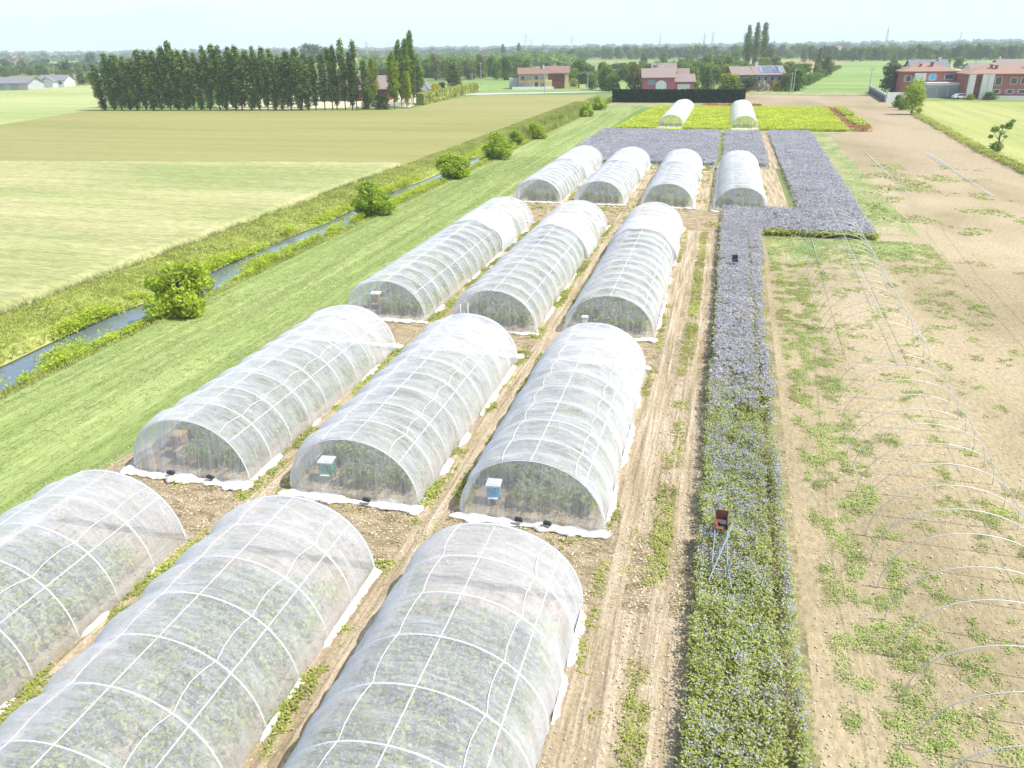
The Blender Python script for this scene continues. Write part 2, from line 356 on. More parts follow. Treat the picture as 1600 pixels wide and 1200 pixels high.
# near soil and lanes
sheet('tunnel_field_soil', [(-21.6, -5), (.35, -5), (.35, 62), (6.6, 74), (6.6, 104), (-21.2, 104), (-20.6, 40), (-21.2, 20)], .012, M['lane'])
for nm, a, b in (('cross_path', 17.4, 21.2), ('cross_path', 34.6, 39.6), ('cross_path', 66.6, 75.4)):
    sheet(nm, [(-21.0, a), (.3 if b < 70 else 6.4, a), (.3 if b < 70 else 6.4, b), (-20.6, b)], .020, M['litter'])
sheet('meadow', [(-30.2, -5), (-21.6, -5), (-21.6, 16), (-21.2, 21), (-20.5, 41), (-20.8, 80), (-22.5, 136), (-21, 146), (-20.0, 222), (-30.2, 222)], .014, M['meadow'])
sheet('right_field_soil', [(2.9, -5), (60, -5), (34.5, 100), (14.6, 100), (12.6, 66.8), (3.5, 66.8)], .010, M['soilR'])
sheet('back_field_soil', [(14.4, 100), (34.5, 100), (35.4, 127.5), (39, 197), (42, 272), (4.5, 272), (4.5, 206.5), (24.6, 206.5), (22, 151), (14.4, 148)], .016, M['soilB'])
sheet('green_verge', [(12.5, 68), (15.9, 68), (17.2, 148), (14.2, 148)], .022, M['greenlow'])
sheet('flower_strip_floor', [(.45, -5), (3.1, -5), (3.7, 66), (.7, 68)], .022, M['stripfloor'])
sheet('green_headland', [(4.0, 57), (14.5, 60), (14.5, 65.5), (3.9, 65)], .018, M['greenlow'])
sheet('flower_field_floor', [(.7, 67.6), (12.3, 66.6), (14.2, 147), (7.4, 147), (7.3, 76), (3.0, 75.6), (.6, 70)], .026, M['flowerfloor'])
sheet('flower_field_floor', [(-22.3, 135.6), (-20.6, 104.3), (-.6, 104.3), (-.6, 146.8), (-20, 145)], .026, M['flowerfloor'])
sheet('flower_field_floor', [(.2, 104.3), (5.8, 104.3), (6.1, 146.8), (.2, 146.8)], .026, M['flowerfloor'])
sheet('soil_lane', [(5.9, 104), (7.2, 104), (7.3, 147), (6.2, 147)], .030, M['lane'])
sheet('grass_headland', [(-22, 146.2), (22, 148.2), (22, 152), (-20.3, 152)], .034, M['greenlow'])
sheet('mustard_field_floor', [(-19.6, 150.5), (20.8, 152.5), (22.6, 204), (-15, 206)], .040, M['rapefloor'])
sheet('grass_headland', [(-29.8, 205.6), (4.3, 206), (4.3, 226), (-29.8, 226)], .036, M['greenlow'])
sheet('red_clover_strip', [(-6, 206.2), (8.5, 204.6), (8.5, 212), (-5.4, 214)], .050, M['redfloor'])
sheet('red_clover_patch', [(21.2, 150.5), (25.0, 152), (26.4, 178), (26, 206), (22.8, 206)], .044, M['redfloor'])
# left side fields
sheet('hay_field', [A(-250, 249), A(0, 256), A(600, 258.5), (-39.4, 92), (-39.2, 258), A(750, 148.5), A(690, 158), A(640, 170.5), A(480, 172.5), A(135, 173), A(0, 195), A(-250, 225)], .03, M['hay'])
sheet('pale_field', [A(-420, 250), A(0, 195.3), A(135, 173.3), A(166, 171), A(172, 131.5), A(0, 141), A(-420, 152)], .035, M['palefield'])
sheet('farm_yard', [A(380, 171), A(640, 168), A(668, 155), A(655, 146), A(420, 150), A(330, 168)], .06, M['crust'])
sheet('road', [A(640, 151), A(990, 143.2), A(990, 141.6), A(640, 148)], .08, M['asphalt'])
sheet('green_field', [A(700, 147), A(1000, 140.5), A(1000, 118), A(730, 124), A(690, 136)], .05, M['greenfield'])
sheet('green_field', [A(1236, 147), A(1372, 146), A(1405, 140), A(1620, 130), A(1620, 92), A(1430, 94), A(1318, 97)], .05, M['greenfield'])
sheet('pale_far_field', [A(1470, 112), A(1620, 108), A(1620, 97), A(1490, 99)], .3, M['palefield'])
sheet('ripe_field', [A(1425, 158), A(1620, 160), (120, 244), (120, 60), (36.5, 60), (34.9, 100), (35.7, 127.5), (38.9, 185), (43, 229)], .028, M['ripe'])
sheet('green_edge', [A(1170, 147.5), A(1240, 149), A(1372, 150), A(1372, 145), A(1170, 143)], .07, M['greenlow'])

# wheel ruts: low ridges and grooves pressed into the soil
def rut(pts, w=.28, z=.02):
    pts = [np.array(p, float) for p in pts]; k = []
    fine = []
    for a, b in zip(pts[:-1], pts[1:]):
        n = max(2, int(np.linalg.norm(b-a)/1.2))
        fine += [a+(b-a)*i/n for i in range(n)]
    fine.append(pts[-1]); rows = []
    for i, p in enumerate(fine):
        t = fine[min(i+1, len(fine)-1)]-fine[max(i-1, 0)]; t /= np.linalg.norm(t)+1e-9; nn = np.array([t[1], -t[0]])
        j = (random.random()-.5)*.06
        rows.append([(*(p+nn*(o_+j)), zz) for o_, zz in ((-w, z+.0), (-w*.6, z+.03*(w/.28)), (-w*.3, z+.012), (w*.3, z+.012), (w*.6, z+.03*(w/.28)), (w, z+.0))])
    return np.array(rows)
def ruts(name, lines, mat, w=.28, z=.02):
    V = []
    for l in lines:
        q = rut(l, w, z)
        for i in range(len(q)-1):
            for j in range(5): V.append([q[i, j], q[i, j+1], q[i+1, j+1], q[i+1, j]])
    tag(mobj(name, qmesh(name, np.array(V)), mat), kind='structure')
lines = []
for x in (-14.9, -14.35, -8.35, -7.95): lines.append([(x+(vn(y*.15, x)-.5)*.15, y) for y in np.arange(-2, 75, 3)])
for x in (-1.75, -.55): lines.append([(x+(vn(y*.1, x)-.5)*.4, y) for y in np.arange(-2, 66, 3)])
ruts('wheel_ruts', lines, M['lane'], .3, .014)
l2 = [[A(1450, 345), A(1452, 365), A(1500, 430), A(1600, 540), A(1700, 650)], [A(1475, 345), A(1478, 365), A(1530, 430), A(1640, 545)],
      [A(1265, 420), A(1290, 700), A(1310, 900), A(1340, 1050), A(1370, 1230)], [A(1222, 390), A(1228, 480)]]
l2 = [[np.array(p) for p in l] for l in l2]
ruts('tractor_tracks', l2, M['soilR'], .16, .014)

# hills far off
hx = np.linspace(-1, 1, 90)
prof = [(-260, 40), (-60, 38), (0, 36.), (60, 38), (100, 38), (160, 34), (190, 30), (260, 22), (300, 20), (350, 22), (400, 29), (460, 40), (520, 50), (600, 60), (700, 66), (800, 70)]
rows = []
for px in np.arange(-260, 801, 8):
    yy = np.interp(px, [p[0] for p in prof], [p[1] for p in prof]); hor = 72-(px-800)*ROLL
    d = fw*F+rv*(px-800)+uv*(600-hor); d[2] = 0; d /= np.linalg.norm(d); dist = 7600
    hh = max(4, (hor-yy-2)/F*dist*1.02)+(vn(px*.05, 3)-.5)*14
    rows.append([tuple(d[:2]*(dist+e)) + (hh*k+(.0 if k else -2),) for e, k in ((-900, 0), (-350, .55), (0, 1), (400, .8), (1000, 0))])
tag(mobj('hills', gridmesh('hills', np.array(rows)), plain('hazed_hill_cover', (.26, .30, .27), 1., .1), None, True), kind='structure')  # extra haze put into the hill colour, paled to look fainter

# ------------------------------------------------------------------ vegetation builders
def leaves(C, nrm, size, asp=.6):
    """rhombic leaves / leaf clumps: centres (N,3), normals (N,3), sizes (N,)"""
    n = len(C); nrm = nrm/(np.linalg.norm(nrm, axis=1, keepdims=True)+1e-9)
    r_ = rng.normal(size=(n, 3)); a = np.cross(nrm, r_); a /= np.linalg.norm(a, axis=1, keepdims=True)+1e-9; b = np.cross(nrm, a)
    s = size[:, None]; bend = nrm*s*.25
    return np.stack([C-a*s-bend, C-b*s*asp, C+a*s-bend*.6, C+b*s*asp], 1)
def crown(lobes, n, size, jitter=.8, hollow=.45):
    """leaf clumps filling a set of lobes (cx,cy,cz,rx,ry,rz)"""
    L = np.array(lobes, float); vol = L[:, 3]*L[:, 4]*L[:, 5]; pick = rng.choice(len(L), n, p=vol**.7/np.sum(vol**.7))
    d = rng.normal(size=(n, 3)); d /= np.linalg.norm(d, axis=1, keepdims=True)
    rr = (hollow+(1-hollow)*rng.random((n, 1))**.5)*(1+.12*rng.normal(size=(n, 1)))
    C = L[pick, :3]+d*rr*L[pick, 3:]
    return leaves(C, d+rng.normal(size=(n, 3))*jitter, size*(.6+.8*rng.random(n)))
def tree_proto(kind, name, leafm, barkm, hh=10., wd=7., n=1500, ls=.38, trunk=.22):
    """unit crown: height hh, width wd"""
    root = empty(name, (0, 0, 0)); root['h'] = hh; root['w'] = wd; r = wd/2; q = []
    if kind == 'round':
        z0 = hh*trunk
        for k in range(16):
            a = random.random()*6.28; rad = r*.62*math.sqrt(random.random()); z = z0+(hh-z0)*(.22+.62*random.random())
            k2 = 1-.75*abs((z-z0)/(hh-z0)-.42); sz = r*(.30+.24*random.random())
            q.append((math.cos(a)*rad*k2, math.sin(a)*rad*k2, z, sz, sz, sz*.8))
        q.append((0, 0, z0+(hh-z0)*.5, r*.7, r*.7, (hh-z0)*.40)); q.append((0, 0, z0+(hh-z0)*.2, r*.8, r*.8, (hh-z0)*.22))
    elif kind == 'poplar':
        z = hh*trunk
        while z < hh*.95:
            f = (z/hh-trunk)/(1-trunk); rad = r*min(1, .45+f*2.2)*min(1, (1.04-f)*2.6)**.6*.86
            for k in range(3):
                a = random.random()*6.28; o_ = rad*(.2+.45*random.random()); sz = rad*(.42+.36*random.random())
                q.append((math.cos(a)*o_, math.sin(a)*o_, z, sz, sz, sz*1.9))
            z += rad*.62
        q.append((0, 0, hh*.95, r*.25, r*.25, hh*.045))
    elif kind == 'cone':
        z = hh*trunk
        while z < hh*.93:
            f = (z/hh-trunk)/(1-trunk); rad = r*(1-f)**.8+.1
            for k in range(5):
                a = random.random()*6.28; q.append((math.cos(a)*rad*.5, math.sin(a)*rad*.5, z, rad*.42, rad*.42, rad*.4))
            z += rad*.5
    elif kind == 'bush':
        for k in range(20):
            a = random.random()*6.28; rad = r*.80*math.sqrt(random.random()); z = hh*(.10+.74*random.random()); k2 = 1-.45*max(0, z/hh-.45)/.4
            sz = r*(.16+.24*random.random()); q.append((math.cos(a)*rad*k2, math.sin(a)*rad*k2, z, sz, sz, sz*.95))
        q.append((0, 0, hh*.45, r*.62, r*.62, hh*.42))
    elif kind == 'sparse':
        for (x, y, z, s_) in ((-.5, 0, .72, .3), (.55, .1, .82, .32), (.1, 0, .62, .2), (.75, 0, .95, .22), (-.7, .1, .5, .18), (.45, 0, .5, .16), (0, 0, .8, .2)):
            q.append((x*r, y*r, z*hh, s_*r*1.1, s_*r, s_*r*.8))
        q.append((-.1*r, 0, hh*.17, r*.5, r*.5, hh*.17))
    nt_ = hh*(.75 if kind in ('poplar', 'round', 'cone') else .6)
    tr = MB(); tr.tube([(0, 0, 0), (.03*r, .02*r, nt_*.4), (0, 0, nt_*.75), (.02, 0, nt_)], [wd*.045, wd*.035, wd*.022, wd*.01], 7)
    for k in range(5):
        a = k*1.3; z = nt_*(.45+.1*k); L_ = r*.55
        tr.tube([(0, 0, z), (math.cos(a)*L_*.5, math.sin(a)*L_*.5, z+L_*.45), (math.cos(a)*L_, math.sin(a)*L_, z+L_*1.1)], [wd*.018, wd*.012, wd*.005], 5)
    tr.build('trunk', barkm, root, True)
    mobj('crown', qmesh(name+'_crown', crown(q, n, ls, .8, .5)), leafm, root)
    root['_src'] = 1; return root
PROTO = {}
_used = set()
def proto(key):
    if key in PROTO: return PROTO[key]
    spec = {
        'poplar0': ('poplar', 'poplar_tree', 'leafD', 'bark', 17, 3.0, 3000, .22, .04), 'poplar1': ('poplar', 'poplar_tree', 'leafD', 'bark', 17, 3.2, 3000, .22, .06),
        'poplar2': ('poplar', 'poplar_tree', 'leafD', 'bark', 17, 2.8, 2700, .22, .10), 'poplar3': ('poplar', 'poplar_tree', 'leafD', 'bark', 17, 3.0, 2700, .22, .17),
        'poplarY': ('poplar', 'poplar_tree', 'leafY', 'palebark', 15, 3.6, 3000, .21, .16), 'poplarM': ('poplar', 'poplar_tree', 'leafB', 'palebark', 17, 4.0, 3200, .25, .15),
        'round0': ('round', 'broadleaf_tree', 'leafB', 'bark', 10, 8, 2000, .36, .02), 'round1': ('round', 'broadleaf_tree', 'leafB', 'bark', 10, 7, 2000, .34, .04),
        'round2': ('round', 'broadleaf_tree', 'leafB', 'bark', 11, 9, 2200, .38, .02), 'roundO': ('round', 'broadleaf_tree', 'leafO', 'bark', 10, 7, 2000, .34, .03),
        'roundG': ('round', 'broadleaf_tree', 'leafG', 'bark', 11, 9, 2200, .36, .08), 'roundY': ('round', 'broadleaf_tree', 'leafY', 'bark', 9, 7, 1900, .33, .03),
        'cone': ('cone', 'conifer_tree', 'leafD', 'bark', 11, 6, 1500, .34, .06), 'coneY': ('cone', 'conifer_tree', 'leafY', 'bark', 10, 4, 1300, .3, .05),
        'bushA': ('bush', 'round_bush', 'leafA', 'bark', 3.3, 3.6, 4200, .12, 0), 'bushB': ('bush', 'round_bush', 'leafA', 'bark', 3.3, 3.6, 4200, .12, 0),
        'shrub': ('bush', 'shrub', 'leafB', 'bark', 3, 4, 900, .2, 0), 'shrubY': ('bush', 'shrub', 'leafY', 'bark', 3, 4, 900, .2, 0), 'shrubGold': ('bush', 'shrub', 'leafGold', 'bark', 3, 4, 900, .2, 0),
        'shrubP': ('bush', 'shrub', 'leafP', 'bark', 3, 4, 900, .2, 0), 'shrubW': ('bush', 'shrub', 'leafW', 'bark', 3, 4, 900, .2, 0),
        'willow': ('round', 'broadleaf_tree', 'leafA', 'palebark', 9, 5.5, 2300, .24, .12), 'sparse': ('sparse', 'young_tree', 'leafB', 'bark', 4.5, 3.6, 1100, .13, 0),
    }[key]
    k, nm, lm, bm, hh, wd, n, ls, tr_ = spec
    PROTO[key] = tree_proto(k, nm, M[lm], M[bm], hh, wd, n, ls, tr_); return PROTO[key]
def tree(key, p, hh, wd, label, cat='tree', group=None, name=None):
    pr = proto(key)
    if key not in _used: o = pr; _used.add(key)
    else: o = copy_tree(pr)
    if name: o.name = name
    o.location = (p[0], p[1], -.05); o.scale = (wd/pr['w'], wd/pr['w'], hh/pr['h']); o.rotation_euler = (0, 0, random.random()*6.28 if key != 'sparse' else .2)
    for k_ in ('group', 'label', 'category'):
        if k_ in o: del o[k_]
    return tag(o, label, cat, group)
def tree_px(key, px, base, top, wpx, label, cat='tree', group=None, name=None):
    p = at(px, base); hh = hgt(p, top); wd = wpx*proj(p)[2]/F
    return tree(key, p, hh, wd, label, cat, group, name)

def plants(xy, h, rad, nl, ls, nf, fs, z0=0., flat=.6):
    """many stemless leafy plants: returns quads and material index (0 leaf, 1 flower)"""
    n = len(xy); h = np.broadcast_to(h, (n,)); out = []; idx = []
    if nl:
        b = np.repeat(np.arange(n), nl); o_ = rng.normal(size=(len(b), 2))*rad; z = z0+h[b]*(.1+.82*rng.random(len(b))**.6)
        C = np.column_stack([xy[b]+o_, z]); nr = rng.normal(size=(len(b), 3))*flat*.8+np.array([.15, 0, 1.])
        out.append(leaves(C, nr, ls*(.6+.8*rng.random(len(b))), .5)); idx.append(np.zeros(len(b)))
    if nf:
        b = np.repeat(np.arange(n), nf); o_ = rng.normal(size=(len(b), 2))*rad*.9; z = z0+h[b]*(.82+.25*rng.random(len(b)))
        C = np.column_stack([xy[b]+o_, z]); nr = rng.normal(size=(len(b), 3))*.7+np.array([0, 0, .8])
        out.append(leaves(C, nr, fs*(.6+.8*rng.random(len(b))), .8)); idx.append(np.ones(len(b)))
    return np.concatenate(out), np.concatenate(idx)
def scatter(x0, x1, y0, y1, dens): 
    n = int(abs(x1-x0)*abs(y1-y0)*dens); return np.column_stack([x0+(x1-x0)*rng.random(n), y0+(y1-y0)*rng.random(n)])
def stuff(name, parts, mats, label=None, cat='plants'):
    V = np.concatenate([p[0] for p in parts]); I = np.concatenate([p[1] for p in parts])
    o = mobj(name, qmesh(name, V, I), mats); return tag(o, label or name.replace('_', ' '), cat, None, 'stuff')
def blades(xy, h, wd, n=3, lean=.35, z0=None):
    m = len(xy); b = np.repeat(np.arange(m), n); k = len(b); hh = np.broadcast_to(h, (m,))[b]*(.6+.6*rng.random(k))
    a = rng.random(k)*6.28; dx = np.column_stack([np.cos(a), np.sin(a), np.zeros(k)])*wd/2
    base = np.column_stack([xy[b]+rng.normal(size=(k, 2))*.04*n**.5, (z0[b] if z0 is not None else np.zeros(k))])
    tip = base+np.column_stack([rng.normal(size=(k, 2))*lean*hh[:, None], hh]); t2 = np.cross(tip-base, dx); 
    return np.stack([base-dx, base+dx, tip+dx*.25, tip-dx*.25], 1), np.zeros(k)

# ---- phacelia strip beside the tunnels
xy = scatter(.35, 3.45, 5, 36, 130)
L_ = .38+.012*xy[:, 1]*0; c = xy[:, 0]; y_ = xy[:, 1]
left = .34+.5*(fbm(y_*.9, y_*0+3)-.5)+.2*(vn(y_*3, y_*0)-.5); right = 2.98+0*y_
keep = (c > left) & (c < right)
gap = np.abs(c-(2.60+.06*(vn(y_*.3, y_*0)-.5))) < .07+.10*vn(y_*.8, 5+0*y_); rowm = np.cos(c*2*math.pi/.26)
holes = fbm(c*1.3, y_*.8) < .36
keep &= ~(gap & (rng.random(len(c)) < .97)); keep &= (rowm > -.5) | (rng.random(len(c)) < .35); keep &= ~(holes & (rng.random(len(c)) < .6))
xy = xy[keep]; hh = .35+.6*fbm(xy[:, 0]*1.5, xy[:, 1]*1.2)
fl = fbm(xy[:, 0]*1.1+9, xy[:, 1]*.45) + .012*(xy[:, 1]-20) + .35*(xy[:, 0] > 2.65)
fk = fl+.18*(rng.random(len(fl))-.5) > .54; pa = xy[fk]; ha = hh[fk]; pb = xy[~fk]; hb = hh[~fk]
stuff('flowering_strip', [plants(pa, ha, .08, 12, .05, 6, .023), plants(pb, hb, .08, 13, .05, 2, .022)], [M['phl'], M['phf']],
      'long strip of leafy plants with lilac flowers beside the dirt lane')
xy = scatter(.55, 3.9, 30, 69, 60); y_ = xy[:, 1]; xy = xy[(y_ > 36) | (rng.random(len(y_)) < (y_-30)/7)]; y_ = xy[:, 1]
keep = (xy[:, 0] < 2.98+.024*np.clip(y_-40, 0, 40)+.25*(vn(y_*.7, 3+0*y_)-.5)) & ~((np.abs(xy[:, 0]-(2.5+0*(y_-36)+.3*(vn(y_*.2, y_*0)-.5))) < .12) & (rng.random(len(xy)) < .85))
xy = xy[keep]
stuff('flowering_strip', [plants(xy, .6+.2*fbm(xy[:, 0], xy[:, 1]), .11, 5, .10, 7, .055)], [M['phl'], M['phd']],
      'far half of the flower strip, dense with grey lilac blossom')
parts = []
for x0, x1, a, b in ((.6, 12.4, 66.3, 75.6), (7.4, 13.9, 75.6, 147), (-20.9, -.7, 105, 146.6), (.3, 5.8, 105, 146.6)):
    xy = scatter(x0, x1, a, b, 22); row = (np.abs((xy[:, 0]-x0) % 2.9-1.4) < .16) | (((xy[:, 0]-x0) % .72 < .16) & (rng.random(len(xy)) < .6))
    k = ~(row & (rng.random(len(xy)) < .85)); k &= ~((xy[:, 0] > 12.3+(xy[:, 1]-67)*.0225)); k &= ~((xy[:, 0] < -20.4-(xy[:, 1]-105)*.045))
    xy = xy[k]; parts.append(plants(xy, .45+.2*fbm(xy[:, 0]*.6, xy[:, 1]*.3), .17, 2, .11, 6, .095))
xy = scatter(3.9, 12.5, 65.6, 66.5, 40); parts.append(plants(xy, .5, .12, 8, .12, 0, .1))
xy = scatter(12.1, 14.3, 66.3, 68.5, 20); 
stuff('lilac_flower_field', parts, [M['phl'], M['phd']], 'wide grey lilac flower field around and behind the fourth row of tunnels')
parts = []
for x0, x1 in ((-19.4, -12.3), (-7.2, -.2), (0.2, 1.), (6.2, 22.2)):
    xy = scatter(x0, x1, 150.8, 205, 12); xy = xy[~((xy[:, 0] > 20.8+(xy[:, 1]-152)*.034))]
    xy = xy[~((xy[:, 0] < -19.4+(xy[:, 1]-152)*.06))]
    rowg = (np.abs((xy[:, 0]+19.4) % 3.3-1.6) < .2) & (rng.random(len(xy)) < .6); xy = xy[~rowg]
    d = fbm(xy[:, 0]*.15, xy[:, 1]*.1)-(np.abs(xy[:, 1]-180)/26)**6*.5; a = xy[d > .33]; b = xy[d <= .33]
    parts += [plants(a, .6, .22, 3, .13, 6, .11), plants(b, .55, .22, 7, .13, 2, .10)]
stuff('mustard_field', parts, [M['lemon'], M['must']], 'bright yellow flowering field in front of the dark clipped hedge')
parts = [plants(scatter(-5.6, 8.3, 207, 212.5, 6), .6, .2, 1, .2, 3, .16), plants(scatter(21.8, 24.8, 152, 156, 9), .6, .2, 1, .2, 3, .15)]
xy = scatter(21.3, 26.2, 152, 205, 2); parts.append(plants(xy[(xy[:, 0]-21.2-(xy[:, 1]-152)*.03) < 1.1], .5, .2, 1, .2, 3, .15))
parts.append(plants(scatter(3.95, 4.12, 30, 52, 8), .35, .1, 1, .05, 2, .05))
stuff('red_flower_patches', parts, [M['phl'], M['poppy']], 'red flower strips edging the yellow field and the lilac strip')
stuff('green_plot', [plants(scatter(23.3, 25.2, 157, 176, 10), .8, .2, 6, .2, 1, .15), plants(scatter(24, 26.0, 182, 202, 8), .8, .2, 6, .2, 1, .15)], [M['grassA'], M['must']], 'two small green plots inside the red patch at the far right of the yellow field')

# ---- weeds on the soil, in loose rows
def weeds(name, label, x0, x1, y0, y1, dens, thr, sc=.55, ls=.05, n=9, rows=None, slope=0):
    xy = scatter(x0, x1, y0, y1, dens); f = fbm(xy[:, 0]*sc, xy[:, 1]*sc*.8)
    if rows is not None:
        r_ = np.min(np.abs((xy[:, 0]-slope*(xy[:, 1]-y0))[:, None]-np.array(rows)[None, :]), 1); f = f-np.clip(r_-.35, 0, 1)*.28
    k = f > thr; xy = xy[k]; f = f[k]
    return plants(xy, .06+.25*np.clip(f-thr, 0, .3), .07, n, ls, 0, .05)
pr = [weeds('w', '', 3.9, 6.2, 8, 57, 120, .49, 2.0, .028, 8, rows=[4.15, 4.9, 5.7], slope=.01),
      weeds('w', '', 5.8, 14.5, 8, 36, 80, .655, 1.7, .028, 9), weeds('w', '', 3.9, 15, 8, 36, 16, .38, 1.5, .018, 3), weeds('w', '', 5.6, 16, 36, 62, 34, .60, 1.4, .04, 7), weeds('w', '', 13, 26, 20, 62, 14, .64, .4, .05, 6),
      weeds('w', '', 4, 16, 56, 65.5, 40, .43, .9, .04, 6), weeds('w', '', 12.8, 32, 62, 110, 9, .57, .3, .08, 5)]
stuff('weeds', pr, [M['weed'], M['weed']], 'scattered green weeds over the dry soil on the right')
pr = []
for a, b in ((-2, 18), (20, 36), (38, 68)):
    for x, wd_ in ((-15.05, .3), (-13.95, .22), (-8.75, .3), (-7.55, .35)):
        pr.append(weeds('w', '', x-wd_, x+wd_, a, b, 85, .42, .9, .05, 8))
pr.append(weeds('w', '', -2.45, -2.15, -2, 66, 50, .52, .8, .045, 7)); pr.append(weeds('w', '', -1.05, -.45, 5, 66, 80, .42, .5, .04, 7))
pr.append(weeds('w', '', -1.75, -1.5, 5, 30, 60, .55, .6, .04, 7))
pr.append(weeds('w', '', -21, 0, 17.5, 21, 6, .6, .9, .05, 8)); pr.append(weeds('w', '', -20.5, 5, 68, 105, 5, .5, .6, .1, 6))
stuff('lane_weeds', pr, [M['grassA'], M['weed']], 'low green weeds growing in the lanes between the tunnels')

def crumbs(name, rects, size, mat, lb, cat):
    xy = np.concatenate([scatter(*q) for q in rects]); n = len(xy); C = np.column_stack([xy, np.full(n, .03)+rng.random(n)*.02])
    o = mobj(name, qmesh(name, leaves(C, rng.normal(size=(n, 3))*.3+np.array([0, 0, 1.]), size*(.4+1.2*rng.random(n)**3), .6)), mat); tag(o, lb, cat, None, 'stuff')
M['clod'] = leaf_mat('soil_clods', (.40, .33, .22), (.58, .50, .37), .0, .15, 1., .0)
M['straw'] = leaf_mat('dry_straw', (.40, .33, .20), (.66, .58, .42), .1, .2, 1., .0)
crumbs('soil_clods', [(3.2, 16, 8, 30, 40), (3.4, 26, 30, 55, 12), (-21.5, .3, 8, 40, 45), (-21, .4, 40, 75, 10)], .035, M['clod'], 'loose clods of dry soil over the fields and lanes', 'clods')
crumbs('straw_litter', [(-21.5, .3, 17.5, 21.2, 160), (-21, .3, 34.7, 39.5, 90), (-20.5, 6, 66.7, 75.3, 30), (-1.4, .3, 8, 60, 60)], .045, M['straw'], 'pale dry straw and dead stems lying in the cross paths', 'straw')

# ---- meadow tufts, canal bank growth, wheat
xy = np.concatenate([scatter(-30.1, -20.6, 14, 110, 40), scatter(-30.1, -20.6, 110, 222, 12)]); st = vn(xy[:, 0]*1.5+xy[:, 1]*.04, xy[:, 1]*.05); xy = xy[(st > .35) | (rng.random(len(xy)) < .4)]
xy = xy[(xy[:, 0] < -21.5+.012*np.clip(xy[:, 1]-15, 0, 50)) & ~((xy[:, 1] > 80) & (xy[:, 0] > -20.9-(xy[:, 1]-80)*.03) & (xy[:, 1] < 140))]
stuff('meadow_grass', [blades(xy, .055, .035, 4, 1.2)], [M['grassM']], 'mown pale green grass strip between canal and tunnels', 'grass')
def bank_z(x): return np.interp(x, [q[0] for q in xs], [q[1] for q in xs])
xy = scatter(-40.6, -35.4, 18, 225, 26); a1 = blades(xy, .16, .06, 4, .4, bank_z(xy[:, 0]))
xy = scatter(-31.9, -30.2, 18, 225, 22); a2 = blades(xy, .15, .06, 4, .5, bank_z(xy[:, 0]))
xy = scatter(-36.6, -30.6, 130, 232, 10); a3 = blades(xy, 1.2, .1, 3, .2, bank_z(xy[:, 0]))
stuff('bank_grass', [a1, a2, a3], [M['grassA']], 'tall grass along both banks of the canal', 'grass')
pr = []
for x0, x1, thr in ((-36.2, -35.2, .50), (-32.4, -30.9, .50)):
    xy = scatter(x0, x1, 18, 228, 13); f = fbm(xy[:, 1]*.35, xy[:, 0]*.5+40); xy = xy[f > thr]; z = bank_z(xy[:, 0])
    q = plants(xy, .45, .16, 13, .085, 0, .1); q[0][:, :, 2] += np.repeat(z, 13)[:, None]; pr.append(q)
for x0, x1, thr in ((-36.0, -35.3, .60), (-32.3, -31.3, .53), (-33.1, -32.2, .66)):
    xy = scatter(x0, x1, 18, 228, 26); f = fbm(xy[:, 1]*.22+50, xy[:, 0]*.3+40); xy = xy[f > thr]; z = np.maximum(bank_z(xy[:, 0]), WZ)
    q = plants(xy, .5+.5*rng.random(len(xy)), .2, 13, .085, 0, .1); q[0][:, :, 2] += np.repeat(z, 13)[:, None]; pr.append(q)
stuff('bank_herbs', pr, [M['leafA'], M['leafA']], 'leafy green herbs overhanging the canal water')
W0 = np.array([-40.7, 18.]); rows_ = []
e1 = [np.array(A(600, 260)), np.array(A(560, 258))]
ny, nx = 150, 110; P = np.zeros((ny, nx, 3))
for i in range(ny):
    f = i/(ny-1); a = np.array([-40.7+.25*vn(f*60, 2), 14+f*(98.3-14)]); tgt = np.array([-175., 14+f*(78.4-14)])
    for j in range(nx):
        s_ = (j/(nx-1))**1.5; p = a+(tgt-a)*s_; P[i, j] = (p[0], p[1], .55)
P[:, :, 2] += (fbm(P[:, :, 0]*.9, P[:, :, 1]*.9)-.5)*.22; P[:, 0, 2] = .02; P[:, 1, 2] = .42; P[-1, :, 2] = .02
tag(mobj('wheat_field', gridmesh('wheat_field', P), M['wheat'], None, True), 'pale green wheat field left of the canal in the foreground', 'crop', None, 'stuff')
xy = scatter(-41.3, -40.5, 18, 97, 90); b1 = blades(xy, .32, .03, 3, .12)
xy = scatter(-70, -41.5, 18, 92, 9); 
stuff('wheat_stalks', [b1], [M['stalk']], 'grey green standing wheat stalks at the field edge above the canal', 'crop')

